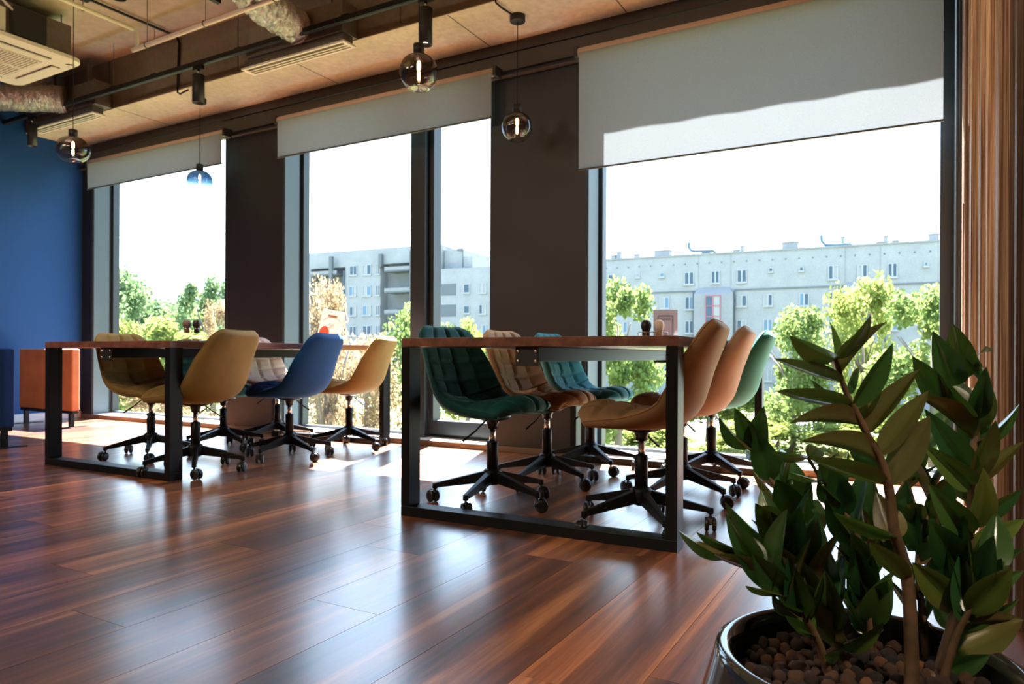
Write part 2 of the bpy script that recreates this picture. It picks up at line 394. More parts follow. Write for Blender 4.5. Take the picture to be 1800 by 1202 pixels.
# ------------------------------------------------------------------ roller blinds
def roller_blind(label, a, b, zb, zr=2.645):
    t = thing('roller_blind', label, 'blind', ((a + b) / 2, 4.22, zr), group='roller blinds over the windows'); h = (b - a) / 2
    n = 24; vs = []; fs = []                                 # fabric: a thin cloth with depth, faint waves
    for j, (yy) in enumerate((0,)):
        for i in range(n + 1):
            for k, z in enumerate((0, zb - zr)):
                vs.append((-h + 2 * h * i / n, -.028 + yy + (.004 * math.sin(i * 1.3 + h) if k else 0), z))
    q = 2 * (n + 1)
    for i in range(n): fs += [(2 * i, 2 * i + 1, 2 * i + 3, 2 * i + 2)]
    MB().add(vs, fs, True).build('blind_fabric', M['blind'], t)
    MB().cyl((-h - .012, 0, 0), (h + .012, 0, 0), .030, 20).build('roller_tube', M['roller'], t)
    box(-h - .004, -.034, zb - zr - .010, h + .004, -.018, zb - zr).build('bottom_bar', M['darkwall'], t, bev=.002)
    for s in (-1, 1): box(s * (h + .024) - .012, -.034, -.035, s * (h + .024) + .012, .06, .035).build('bracket', M['blackmatte'], t, bev=.003)
    return t
roller_blind('grey roller blind beside the blue wall, pulled down shortest', -7.40, -5.335, 2.372)
roller_blind('grey roller blind over the window with the narrow opening sash', -4.636, -2.546, 2.328)
roller_blind('wide grey roller blind pulled lowest, with a sunlit band, next to wood strips', -1.885, .128, 1.883)

# ------------------------------------------------------------------ tables (local: near right corner at 0,0; x to the left is negative; y away)
TW, TL = 1.18, 1.86
def bolts(mb_parent, pts, m):
    for (x, z) in pts:
        MB().cyl((x, -.001, z), (x, -.006, z), .0075, 10).build('bolt', m, mb_parent)
def table(label, loc, rz):
    t = thing('work_table', label, 'table', loc, rz, 'long wooden tables on black box frames')
    box(-TW, 0, .714, 0, TL, .75).build('tabletop', M['table'], t, bev=.0015)
    for y0 in (0.0, TL - .08):
        for x0 in (-TW, -.042): box(x0, y0 + .001, .042, x0 + .042, y0 + .081, .7135).build('leg', M['black'], t, bev=.002)
        box(-TW, y0 + .001, 0, 0, y0 + .081, .0415).build('foot_bar', M['black'], t, bev=.002)
    box(-.62, .03, .655, -.56, TL - .03, .712).build('beam', M['black'], t, bev=.002)
    for y0, s in ((.022, 1), (TL - .03, 1)):
        b = box(-.645, 0, -.008, -.545, .007, .067).build('bracket', M['blackmatte'], t, (0, y0, .646), bev=.001)
        for x in (-.633, -.557):
            for z in (.012, .05): MB().cyl((x, 0, z), (x, -.005, z), .008, 10).build('bolt', M['chrome'], b)
    return t
table('long wooden table nearest the camera, on black box frame beside the potted plant', (-.705, 2.405, 0), R(1.2))
table('long wooden table on black box frame farther off, near the blue wall', (-3.437, 2.382, 0), R(.8))

# ------------------------------------------------------------------ swivel chair
def catmull(P, n):
    out = []; m = len(P) - 1
    for i in range(n + 1):
        u = i / n * m; k = min(int(u), m - 1); f = u - k
        p0 = P[max(k - 1, 0)]; p1 = P[k]; p2 = P[k + 1]; p3 = P[min(k + 2, m)]
        out.append(tuple(.5 * ((2 * b) + (c - a) * f + (2 * a - 5 * b + 4 * c - d) * f * f + (-a + 3 * b - 3 * c + d) * f ** 3) for a, b, c, d in zip(p0, p1, p2, p3)))
    return out
# x, z, half width, side curl, outer thickness
PROF = [(.222, .430, .215, -.030, .030), (.220, .452, .218, -.038, .036), (.205, .472, .222, -.050, .042), (.160, .484, .227, -.052, .050), (.085, .474, .233, -.034, .056),
        (.005, .458, .238, -.004, .058), (-.080, .450, .242, .036, .056), (-.145, .464, .244, .060, .052), (-.188, .505, .244, .068, .048), (-.210, .560, .240, .062, .046),
        (-.232, .630, .232, .050, .044), (-.258, .700, .214, .036, .043), (-.280, .762, .203, .022, .042), (-.292, .795, .198, .013, .040), (-.300, .812, .196, .008, .036)]
def chair_shell():
    NV, NU = 84, 44
    P = catmull(PROF, NV); ss = [math.sin(math.pi / 2 * (-1 + 2 * i / NU)) for i in range(NU + 1)]
    L = [0.]
    for a, b in zip(P, P[1:]): L.append(L[-1] + math.hypot(b[0] - a[0], b[1] - a[1]))
    tot = L[-1]; cross = [.17 * tot, .30 * tot, .43 * tot, .55 * tot, .655 * tot, .765 * tot]
    inner = []; outer = []
    for i, (x, z, hw, cu, th) in enumerate(P):
        a = P[max(i - 1, 0)]; b = P[min(i + 1, NV)]; tx, tz = b[0] - a[0], b[1] - a[1]; l = math.hypot(tx, tz); tx /= l; tz /= l
        nx, nz = tz, -tx                                     # towards the sitter
        e = min(L[i], tot - L[i]); fe = max(0, 1 - (1 - min(1, e / .022)) ** 2) ** .5
        cr = .08; ce = min(1, e / cr); hw = hw - cr * (1 - math.sqrt(max(0, 1 - (1 - ce) ** 2)))
        ri = []; ro = []
        for s in ss:
            fs_ = max(0, 1 - abs(s) ** 7) ** .5; f = fs_ * fe
            m = cu * abs(s) ** 2.2
            q = 1.
            d = min(abs(s * hw - c * hw) for c in (-.52, 0, .52)); q = min(q, 1 - math.exp(-(d / .0075) ** 2))
            d2 = min(abs(L[i] - c) for c in cross); q = min(q, 1 - math.exp(-(d2 / .0085) ** 2))
            qf = min(1, (tot - L[i]) / .03); qf = qf * qf * (3 - 2 * qf); h = (.003 + .017 * (q * qf + .5 * (1 - qf))) * f + m
            ri.append((x + nx * h, s * hw, z + nz * h)); g = m - th * f
            ro.append((x + nx * g, s * hw, z + nz * g))
        inner.append(ri); outer.append(ro)
    def grid(rows):
        v = [p for r in rows for p in r]; n = NU + 1
        return v, [(j * n + i, j * n + i + 1, (j + 1) * n + i + 1, (j + 1) * n + i) for j in range(len(rows) - 1) for i in range(NU)]
    gi = MB().add(*grid(inner), True); go = MB().add(*grid(outer), True)
    rim = [outer[j][0] for j in range(NV + 1)] + [outer[NV][i] for i in range(1, NU)] + [outer[j][NU] for j in range(NV, -1, -1)] + [outer[0][i] for i in range(NU - 1, 0, -1)]
    return gi, go, rim
def castor():
    mb = MB(); ay = R(0)
    for s in (-1, 1):                                        # twin wheels
        mb.lathe([(.004, -.008), (.024, -.008), (.0285, -.004), (.0285, .004), (.024, .008), (.004, .008)], 18, (0, 0, 0), True,
                 Matrix.Translation((-.018, s * .0145, .0287)) @ Matrix.Rotation(R(90), 4, 'X'))
    mb.cyl((-.018, -.016, .0287), (-.018, .016, .0287), .005, 8)
    hood = [(-.018 + .0325 * math.cos(R(a)), .0287 + .0325 * math.sin(R(a))) for a in range(-20, 171, 19)] + [(-.018 + .0300 * math.cos(R(a)), .0287 + .0300 * math.sin(R(a))) for a in range(170, -21, -19)]
    mb.prism(hood, -.0058, .0058)
    mb.lathe([(.0095, .040), (.0095, .0535), (.005, .054), (.005, .071)], 12)
    return mb
def make_chair(label, velvet_m, loc, face, phase):
    t = thing('swivel_chair', label, 'chair', loc, face, 'velvet swivel chairs around the tables')
    gi, go, rim = chair_shell()
    o = go.build('outer_shell', velvet_m, t); o['_swap'] = 1
    o = gi.build('quilted_lining', velvet_m, o); o['_swap'] = 1
    pp = MB().tube(rim + rim[:2], .0024, 6).build('piping', velvet_m, t); pp['_swap'] = 1
    MB().lathe([(.012, .372), (.075, .388), (.085, .400), (.085, .4105)], 24).build('seat_plate', M['plastic'], t)
    MB().lathe([(.024, .345), (.024, .36), (.034, .385), (.034, .40)], 20).build('plate_collar', M['plastic'], t)
    MB().cyl((0, 0, .27), (0, 0, .36), .0140, 20).build('gas_piston', M['chrome'], t)
    MB().lathe([(.026, .13), (.026, .286), (.0225, .289), (.014, .289)], 24).build('column_sleeve', M['black'], t)
    MB().lathe([(.022, .088), (.038, .094), (.043, .11), (.043, .145), (.037, .158), (.026, .162)], 24).build('base_hub', M['black'], t)
    MB().tube([(.02, -.03, .392), (.02, -.075, .390), (.015, -.10, .375), (.0, -.13, .345), (-.03, -.185, .302)], .0038, 8, [.0038, .0038, .0038, .0042, .0058]).build('lift_lever', M['black'], t)
    am = MB()
    n = 7; vs = []
    for i in range(n):                                       # tapered arm, falling outward, short vertical tip
        f = i / (n - 1); x = .030 + .243 * f; zt = .152 - .064 * f; hh = .052 - .032 * f; hw = .020 - .008 * f
        vs += [(x, -hw, zt - hh), (x, hw, zt - hh), (x, hw * .75, zt), (x, -hw * .75, zt)]
    fs = [(4 * i + k, 4 * i + (k + 1) % 4, 4 * i + 4 + (k + 1) % 4, 4 * i + 4 + k) for i in range(n - 1) for k in range(4)] + [(0, 1, 2, 3), tuple(4 * (n - 1) + k for k in (3, 2, 1, 0))]
    am.add(vs, fs); am.lathe([(.0115, .064), (.0125, .066), (.0125, .0885)], 14, (.266, 0, 0))
    ame = am.mesh('base_arm'); cme = castor().mesh('castor'); rr = random.Random(3)
    for k in range(5):
        a = ob('base_arm', ame, M['black'], t, rot=(0, 0, phase - face + k * 2 * math.pi / 5), bev=.003)
        ob('castor', cme, M['plastic'], a, (.266, 0, 0), (0, 0, rr.uniform(0, 6.28)))
    return t
CH = [  # label, velvet, x, y, facing (deg), star phase (deg)
 ('deep green velvet swivel chair nearest camera, left of the near table', 'v_deepteal', -1.673, 2.78, -4, 60),
 ('tan quilted velvet swivel chair, middle of the near table\'s left side', 'v_tan', -1.690, 3.37, 0, 50),
 ('bright teal velvet swivel chair left of the near table, next to dark pillar', 'v_teal', -1.678, 3.93, 0, 30),
 ('tan velvet swivel chair in front, right of the near table, beside the plant', 'v_tan', -.936, 2.70, 186, 20),
 ('pinkish tan velvet swivel chair between the tan and the sea green one', 'v_peach', -.961, 3.36, 186, 40),
 ('sea green velvet swivel chair right of the near table, closest to the window', 'v_green', -.965, 3.94, 186, 28),
 ('mustard quilted velvet swivel chair seen behind the frame of the far table', 'v_mustard', -4.375, 2.90, 9, 34),
 ('dark green velvet swivel chair on far table\'s far side, mostly hidden behind mustard chair', 'v_deepteal', -4.319, 3.42, 4, 60),
 ('beige quilted velvet swivel chair before the dark pillar at the far table', 'v_grey', -4.320, 3.92, 4, 58),
 ('mustard velvet swivel chair turning its smooth back, at far table\'s near corner', 'v_mustard', -3.598, 2.66, 193, 34),
 ('royal blue velvet swivel chair at the far table', 'v_blue', -3.570, 3.34, 193, 60),
 ('mustard velvet swivel chair right of the blue one, before the copper-leaved tree', 'v_mustard', -3.590, 3.93, 199, 64),
]
_mesh_chair = None
for lb, vm, x, y, fa, ph in CH:
    if _mesh_chair is None:
        _mesh_chair = make_chair(lb, M[vm], (x, y, 0), R(fa), R(ph)); _ph0 = R(ph) - R(fa)
    else:
        c = dup(_mesh_chair, (x, y, 0), R(fa), lb, swap=M[vm]); k = 0
        low = .035 if 'mostly hidden' in lb else 0           # one chair set lower on its gas spring
        for ch in c.children:
            if low and ch.name.split('.')[0] in ('outer_shell', 'piping', 'seat_plate', 'plate_collar', 'lift_lever'): ch.location.z -= low
            if ch.name.startswith('base_arm'): ch.rotation_euler = (0, 0, R(ph) - R(fa) + k * 2 * math.pi / 5); k += 1

# ------------------------------------------------------------------ things on the tables
def text_mesh(txt, size, name, m, parent, loc, rot, ext=.0004):
    cu = bpy.data.curves.new(name, 'FONT'); cu.body = txt; cu.size = size; cu.align_x = 'CENTER'; cu.align_y = 'CENTER'; cu.extrude = ext
    tmp = bpy.data.objects.new(name, cu); COL.objects.link(tmp)
    dg = bpy.context.evaluated_depsgraph_get(); me = bpy.data.meshes.new_from_object(tmp.evaluated_get(dg))
    bpy.data.objects.remove(tmp); bpy.data.curves.remove(cu)
    return ob(name, me, m, parent, loc, rot)
def card_stock(name, col, back, f):
    m = mat(name, col, .6); tl = nd(m, 'ShaderNodeBsdfTranslucent'); tl.inputs[0].default_value = (*back, 1); mx = nd(m, 'ShaderNodeMixShader'); mx.inputs[0].default_value = f
    lk(m, bsdf(m).outputs[0], mx.inputs[1]); lk(m, tl.outputs[0], mx.inputs[2]); lk(m, mx.outputs[0], m.node_tree.nodes['Material Output'].inputs[0]); return m
M['paper'] = card_stock('card_paper', (.80, .78, .77), (.85, .83, .80), .25)
M['pinkpaper'] = card_stock('grey_pink_card', (.66, .66, .70), (.62, .66, .70), .35)
M['ink'] = mat('dark_ink', (.03, .025, .04), .6)
M['red'] = mat('coral_print', (.72, .16, .10), .5); M['orangeprint'] = mat('orange_print', (.75, .36, .12), .5); M['copper'] = mat('copper_clip', (.45, .16, .05), .4)
# framed card on the near table
t = thing('menu_card', 'grey pink card with a black double border, standing on the near table', 'card', (-1.12, 3.60, .75), R(22))
box(-.062, 0, .004, .062, .004, .172).build('card', M['pinkpaper'], t, rot=(R(-6), 0, 0), bev=.001)
b = MB()
for d, wl in ((.040, .003), (.034, .0014)):
    z0, z1 = .03 + (.040 - d), .142 - (.040 - d)
    b.box(-d, -.0006, z0, -d + wl, 0, z1).box(d - wl, -.0006, z0, d, 0, z1).box(-d, -.0006, z1 - wl, d, 0, z1).box(-d, -.0006, z0, d, 0, z0 + wl)
b.build('printed_border', M['ink'], t, rot=(R(-6), 0, 0))
text_mesh('BUNKIE', .0155, 'lettering', M['ink'], t, (0, .0112, .1205), (R(84), 0, 0), .0006)
box(-.050, -.02, 0, .050, .05, .006).build('foot', M['clear'], t)
# tent card on the far table
t = thing('tent_card', 'white leaning card with coral and orange blobs behind the blue chair', 'card', (-3.745, 3.86, .75), R(30))
cd = box(-.085, 0, 0, .085, .003, .262).build('card', M['paper'], t, rot=(R(-8), R(10), 0), bev=.001)
def disc(cx, cz, rx, rz, n=24, y=-.0008, a0=0, a1=360):
    pts = [(cx + rx * math.cos(R(a0 + (a1 - a0) * i / n)), cz + rz * math.sin(R(a0 + (a1 - a0) * i / n))) for i in range(n + (1 if a1 - a0 < 360 else 0))]
    return MB().prism(pts, y, 0)
disc(-.040, .085, .036, .052).build('coral_print', M['red'], cd); disc(.035, .045, .046, .045).build('orange_print', M['orangeprint'], cd, (0, -.0004, 0))
box(-.036, -.002, .212, .032, 0, .224).build('copper_clip', M['copper'], cd)
arc = [(.062 * math.cos(R(a)), -.001, .168 + .042 * math.sin(R(a))) for a in range(10, 171, 16)]
MB().tube(arc, .0016, 6).build('wire_arc', M['copper'], cd)
g = MB()
for i in range(5):
    for k in range(4):
        if (i * 3 + k * 5) % 4 != 1: g.box(-.016 + i * .008, -.0006, .128 + k * .009, -.011 + i * .008, 0, .134 + k * .009)
g.build('printed_note', mat('grey_print', (.32, .30, .28), .6), cd)
# mills on the far table
def mill(label, x, y, m, top):
    t = thing('pepper_mill', label, 'mill', (x, y, .75), group='mills on the far table')
    MB().lathe([(.001, 0), (.030, 0), (.031, .004), (.031, .055), (.024, .070), (.020, .078), (.001, .078)], 24).build('glass_body', M['clear'], t)
    MB().lathe([(.001, .002), (.027, .003), (.027, .034), (.001, .034)], 20).build('peppercorn_fill', mat('spice', (.30, .22, .16), .8), t)
    MB().lathe([(.001, .074), (.020, .076), (.017, .100), (.018, .104)], 24).build('neck', m, t)
    MB().lathe([(.0185, .104), (.0185, .109)], 24).build('steel_ring', M['chrome'], t)
    MB().lathe([(.018, .109), (.027, .130), (.0275, .146), (.022, .160), (.010, .166), (.001, .167)], 24).build('turning_head', m, t)
M['mill1'] = mat('brown_mill', (.22, .15, .12), .5); M['mill2'] = mat('black_mill', (.012, .012, .012), .4)
mill('brown-headed mill standing left of the black-headed mill', -4.385, 3.17, M['mill1'], 0)
mill('black-headed mill standing right of the brown-headed mill', -4.335, 3.21, M['mill2'], 0)
t = thing('cruet_tray', 'low dark tray holding the two mills on the far table', 'tray', (-4.362, 3.19, .75))
MB().lathe([(.085, 0), (.088, .016), (.086, .016), (.083, .003)], 32).build('tray_rim', M['mill2'], t)
# shakers in a wire rack on the near table
t = thing('wire_rack', 'small chrome wire rack holding two round-topped shakers', 'rack', (-1.155, 3.50, .75), R(25))
for z in (.006, .050):
    MB().tube([(.075 * math.cos(R(a)), .032 * math.sin(R(a)), z) for a in range(0, 375, 15)], .0016, 6).build('wire_hoop', M['chrome'], t)
for a in (0, 60, 120, 180, 240, 300): MB().tube([(.075 * math.cos(R(a)), .032 * math.sin(R(a)), 0), (.075 * math.cos(R(a)), .032 * math.sin(R(a)), .05)], .0014, 6).build('upright', M['chrome'], t)
def shaker(label, x, y, m, mb_):
    t = thing('round_top_shaker', label, 'shaker', (x, y, .752), group='shakers in the wire rack')
    MB().lathe([(.001, 0), (.019, 0), (.020, .045), (.018, .055), (.001, .055)], 20).build('body', mb_, t)
    MB().lathe([(.018, .052), (.0245, .066), (.027, .082), (.0245, .098), (.015, .109), (.001, .113)], 24).build('round_top', m, t)
shaker('black round-topped shaker in the wire rack', -1.187, 3.486, M['mill2'], mat('dark_amber_body', (.10, .05, .015), .25))
shaker('white round-topped shaker in the wire rack', -1.128, 3.514, mat('cream_top', (.92, .88, .78), .45, Subsurface_Weight=.7), mat('amber_body', (.65, .42, .18), .35))

# ------------------------------------------------------------------ upholstered panels by the blue wall
def panel(label, m, loc, w_, h0, h1):
    t = thing('upholstered_panel', label, 'room divider', loc, 0, 'velvet panels on black legs')
    MB().box(0, 0, h0 + .028, w_, .075, h1).build('upholstery', m, t, bev=.014, seg=4)
    box(.01, .012, h0, w_ - .01, .062, h0 + .027).build('base_rail', M['black'], t)
    for x in (.05, w_ - .085):
        box(x, .018, .004, x + .032, .056, h0).build('leg', M['black'], t); box(x - .01, -.10, 0, x + .042, .18, .004).build('foot_plate', M['black'], t)
panel('orange velvet panel on black legs in front of the blue wall', M['v_orange'], (-7.60, 3.655, 0), .915, .125, .722)
panel('navy blue velvet panel on black legs at the left picture edge', M['v_navy'], (-6.66, 2.60, 0), 1.05, .12, .712)

# ------------------------------------------------------------------ ceiling fittings
tk = thing('track_rail', 'long black lighting track hung in front of the concrete beam', 'track')
TY, TZ = 3.56, 2.915
box(XL + .01, TY - .018, TZ - .018, XW + 1.2, TY + .018, TZ + .018).build('rail', M['black'], tk, bev=.002)
box(XL + .01, TY - .006, TZ - .0195, XW + 1.2, TY + .006, TZ - .0185).build('groove', M['frame'], tk)
for x in (-7.2, -5.9, -5.35, -4.35, -3.3, -2.2): 
    MB().cyl((x, TY, TZ + .018), (x, TY, ZS), .0022, 6).build('suspension_wire', M['galv'], tk)
    box(x - .03, TY - .012, TZ + .018, x + .03, TY + .012, TZ + .028).build('clip', M['black'], tk)
def spot(label, x, y, zt, h, lit, d=.085):
    t = thing('track_spotlight', label, 'spotlight', (x, y, zt), group='black cylinder spotlights')
    box(-.05, -.015, -.03, .05, .015, 0).build('adapter', M['black'], t, bev=.002)
    MB().cyl((0, 0, -.07), (0, 0, -.03), .010, 10).build('stem', M['chrome'], t)
    MB().lathe([(.001, -.07), (d / 2, -.07), (d / 2, -.07 - h), (d / 2 - .006, -.07 - h), (d / 2 - .010, -.07 - h + .03), (.001, -.07 - h + .03)], 28).build('housing', M['blackmatte'], t)
    MB().lathe([(.001, -.07 - h + .027), (d / 2 - .011, -.07 - h + .027)], 24).build('lamp_disc', M['lamp'] if lit else M['white'], t)
    if lit:
        ld = bpy.data.lights.new('spot_beam', 'SPOT'); ld.energy = 45; ld.color = (1, .78, .52); ld.spot_size = R(70); ld.spot_blend = .5; ld.shadow_soft_size = .02
        lo = bpy.data.objects.new('spot_beam', ld); COL.objects.link(lo); lo.parent = t; lo.location = (0, 0, -.07 - h + .02)
    return t
spot('unlit black spotlight on the track nearest the blue wall', -7.18, TY, TZ - .018, .21, False, .08)
spot('unlit black spotlight on the track with a cable looping behind', -4.80, TY, TZ - .018, .215, False, .09)
spot('lit black spotlight on the track right behind the round pendant', -2.64, TY, TZ - .018, .225, True, .085)
spot('lit black spotlight under the slab near the top picture edge', -4.10, 2.50, 3.05, .20, True, .085)
t2 = thing('track_rail', 'short black track under the slab at the top edge of the picture', 'track'); box(-4.118, -1., 3.05, -4.082, 3.2, 3.086).build('rail', M['black'], t2, bev=.002)
for y in (-.5, 1.2, 2.9): MB().cyl((-4.10, y, 3.086), (-4.10, y, ZS), .0022, 6).build('suspension_wire', M['galv'], t2)

def diffuser(label, x0, x1):
    t = thing('slot_diffuser', label, 'vent', (x0, 3.61, 2.80), group='white slot diffusers under the beam')
    Lx = x1 - x0
    f = MB().box(0, 0, 0, Lx, .018, .014).box(0, .102, 0, Lx, .12, .014).box(0, .018, 0, .03, .102, .014).box(Lx - .03, .018, 0, Lx, .102, .014)
    f.build('frame', M['white'], t, bev=.002)
    for y in (.044, .074): box(.03, y, .0, Lx - .03, y + .012, .020).build('blade', M['white'], t)
    box(.02, .012, .015, Lx - .02, .108, .07).build('plenum_neck', M['galv'], t)
diffuser('white slot diffuser left, under the beam near the blue wall', -7.35, -6.30)
diffuser('white slot diffuser right, under the beam at the middle', -4.38, -3.36)
def plenum(label, x0, x1):
    t = thing('plenum_box', label, 'duct box', (x0, 3.605, 2.872), group='galvanised boxes on the beam')
    box(0, 0, 0, x1 - x0, .148, .215).build('sheet_box', M['galv'], t, bev=.002)
    for x in (.14, x1 - x0 - .14):
        st = MB(); st.box(x - .018, .02, .215, x + .018, .04, .43); st.build('hanger_strap', M['galv'], t)
plenum('grey galvanised box on the beam above the left diffuser', -7.10, -6.25)
plenum('grey galvanised box on the beam above the middle diffuser', -4.32, -3.37)
def duct(label, pts, r):
    P = catmull(pts, 90); rr = random.Random(len(label)); vs = []; fs = []; n = 30
    t = thing('foil_duct', label, 'duct', P[0]); prev = None
    for i, p in enumerate(P):
        p = Vector(p); tg = (Vector(P[min(i + 1, 90)]) - Vector(P[max(i - 1, 0)])).normalized()
        x = tg.cross(Vector((0, 0, 1))).normalized(); y = tg.cross(x)
        for k in range(n):
            a = 2 * math.pi * k / n
            q = r * (1 + .028 * math.sin(i * 1.9) + rr.uniform(-.10, .10))
            vs.append(tuple(p + (x * math.cos(a) + y * math.sin(a)) * q - Vector(P[0])))
    for i in range(90):
        for k in range(n):
            l = (k + 1) % n; fs.append((i * n + k, i * n + l, (i + 1) * n + l, (i + 1) * n + k))
    MB().add(vs, fs, False).build('foil_sleeve', M['foil'], t)
    for q in (2, 88):
        a, b_ = Vector(P[q]), Vector(P[q + 1]) if q < 90 else Vector(P[q])
        MB().cyl(a - Vector(P[0]), a - Vector(P[0]) + (b_ - a).normalized() * .02, r * 1.04, 24).build('clamp_band', M['galv'], t)
duct('crinkled silver foil duct running along the blue wall to the left box', [(-7.62, 3.28, 3.04), (-7.35, 3.33, 3.03), (-7.05, 3.43, 3.0), (-6.80, 3.52, 2.98), (-6.70, 3.60, 2.98)], .112)
duct('crinkled silver foil duct dropping to the middle box', [(-3.22, 2.40, 3.03), (-3.45, 2.70, 3.02), (-3.68, 3.05, 3.0), (-3.76, 3.32, 2.985), (-3.78, 3.60, 2.98)], .112)

# ceiling cassette air conditioner
ac = thing('cassette_air_conditioner', 'white ceiling cassette air conditioner hung under the slab, cut by the picture edge', 'air conditioner', (-6.13, 2.705, 2.93))
def rrect(h, r, n=6):
    return [(sx * (h - r) + r * math.cos(R(a0 + 90 * i / n)), sy * (h - r) + r * math.sin(R(a0 + 90 * i / n))) for sx, sy, a0 in ((1, 1, 0), (-1, 1, 90), (-1, -1, 180), (1, -1, 270)) for i in range(n + 1)]
pan = MB(); po = rrect(.475, .09); pi_ = rrect(.455, .085); n = len(po)
pan.add([(x, y, .045) for x, y in po] + [(x, y, .018) for x, y in po] + [(x, y, 0) for x, y in pi_], [(j * n + i, j * n + (i + 1) % n, (j + 1) * n + (i + 1) % n, (j + 1) * n + i) for j in range(2) for i in range(n)] + [tuple(range(n)), tuple(range(2 * n, 3 * n))[::-1]])
pan.build('panel', M['white'], ac)
box(-.27, -.27, -.006, .27, .27, .001).build('return_grille', mat('grille_frame', (.62, .58, .52), .5), ac)
for i in range(22):
    y = -.25 + i * .0235; box(-.255, y, -.012, .255, y + .009, -.005).build('grille_slat', M['white'], ac)
box(-.012, -.262, -.0135, .012, .262, -.006).build('grille_bar', M['white'], ac)
for k in range(4):
    a = k * math.pi / 2; f = box(-.27, .335, -.004, .27, .40, .002).build('louvre_slot', M['darkwall'], ac, rot=(0, 0, a))
    box(-.265, .340, -.012, .265, .390, -.005).build('louvre_flap', M['white'], f, rot=(R(0), 0, 0))
disc(0, 0, .028, .012).build('sensor', M['black'], ac, (.40, .40, -.001), (R(90), 0, R(45)))
box(-.41, -.41, .046, .41, .41, .30).build('casing', M['galv'], ac, bev=.004)
box(.411, -.02, .06, .47, .20, .27).build('control_box', M['blackmatte'], ac, bev=.004)
box(.412, -.30, .07, .428, -.06, .24).build('rating_plate', M['white'], ac)
for s in (-.36, .36):
    for q in (-.36, .36): MB().cyl((s, q, .30), (s, q, ZS - 2.931), .005, 8).build('threaded_rod', M['galv'], ac)
MB().tube([(.43, -.10, .30), (.44, -.02, .24), (.46, .05, .22), (.445, .12, .235)], .009, 8).build('drain_hose', M['whitepipe'], ac)
MB().tube([(.20, -.42, .34), (.34, -.20, .33), (.43, .0, .25), (.45, .10, .235)], .008, 8).build('power_cable', M['whitepipe'], ac)
MB().tube([(-.3, -.6, .338), (.1, -.36, .338), (.43, -.25, .325)], .035, 10).build('insulated_pipe', M['blackmatte'], ac)

# white pipework and hangers
p = thing('white_pipe', 'thin white pipe with an elbow hung below the slab along the beam', 'pipe')
PX, PY = -4.86, 3.10
MB().tube([(PX - .05, PY, 2.868), (-3.57, PY, 2.885), (-1.2, PY, 2.91)], .016, 12).build('long_run', M['whitepipe'], p)
MB().tube([(PX, PY, 2.885), (PX, PY, 2.985), (PX, PY - .02, 3.0), (PX, PY - .05, 3.0)], .014, 10).build('riser', M['whitepipe'], p)
MB().tube([(PX, PY - .03, 3.0), (PX, .8, 3.0)], .015, 10).build('cross_run', M['whitepipe'], p)
for x, y, z in ((-4.74, PY, 2.87), (-4.11, PY, 2.879), (-3.45, PY, 2.886), (PX, 2.72, 3.0)):
    h = MB().cyl((x, y, z + .02), (x, y, ZS), .0032, 6).build('hanger_rod', M['galv'], p)
    MB().tube([(x - .008, y + .019 * math.cos(R(a)), z + .019 * math.sin(R(a))) for a in range(0, 361, 30)], .0045, 6).build('ring_clamp', M['galv'], h)
c = thing('conduit', 'black cable conduit crossing the slab and dropping down the beam', 'cable')
MB().tube([(-5.30, 1.6, 3.285), (-5.29, 2.98, 3.285), (-5.27, 3.70, 3.285), (-5.29, 3.742, 3.25), (-5.31, 3.742, 2.90)], .010, 10).build('run', M['black'], c)
MB().tube([(-5.31, 3.742, 2.90), (-5.30, 3.735, 2.84), (-5.20, 3.69, 2.795), (-5.05, 3.62, 2.765), (-4.945, 3.575, 2.745)], .007, 8).build('loop', M['black'], c)
for y in (2.3, 2.98): box(-5.33, y - .03, 3.27, -5.26, y + .03, 3.308).build('saddle_clip', M['black'], c)

# ------------------------------------------------------------------ pendants
def pendant(label, x, y, zc, d, flat, m, ztop, rose=False):
    t = thing('glass_pendant', label, 'pendant lamp', (x, y, zc), group='glass globe pendants'); r = d / 2; h = r * flat
    prof = []
    for i in range(25):                                      # apple shape, dimpled below
        a = -math.pi / 2 + math.pi * .925 * i / 24; prof.append((max(.0015, r * math.cos(a) ** .82 if math.cos(a) > 0 else .0015), h * math.sin(a)))
    prof = [(.0015, -h * .80), (r * .22, -h * .82), (r * .40, -h * .90), (r * .55, -h * .93)] + [q for q in prof if q[0] > r * .56 or q[1] > 0]
    prof = [q for q in prof if not (q[1] > 0 and q[0] < .026)] + [(.025, h * 1.0), (.024, h * 1.10)]
    sm = MB().lathe(prof, 40); sm.f = [f for f in sm.f if len(f) == 4]; sm.sm = sm.sm[:len(sm.f)]
    sm.build('glass_globe', m, t)
    MB().lathe([(.001, h * 1.04), (.029, h * 1.04), (.029, h * 1.04 + .048), (.012, h * 1.04 + .054), (.001, h * 1.04 + .054)], 24).build('lamp_holder', M['blackmatte'], t)
    MB().cyl((0, 0, h * 1.04 + .05), (0, 0, ztop - zc), .0026, 8).build('cord', M['black'], t)
    b = MB().lathe([(.001, -h * .55), (.010, -h * .50), (.015, -h * .2), (.016, h * .55), (.013, h * .95), (.001, h * 1.0)], 16).build('bulb', M['clear'], t)
    MB().lathe([(.001, h * .10), (.0095, h * .16), (.0105, h * .45), (.007, h * .62), (.001, h * .66)], 12).build('filament', M['filament'], b)
    MB().lathe([(.001, -h * .46), (.0065, -h * .42), (.0075, -h * .02), (.001, h * .05)], 12).build('filament', M['filament'], b)
    if rose: MB().lathe([(.001, ztop - zc - .042), (.046, ztop - zc - .042), (.050, ztop - zc - .038), (.050, ztop - zc)], 28).build('ceiling_rose', M['blackmatte'], t)
    return t
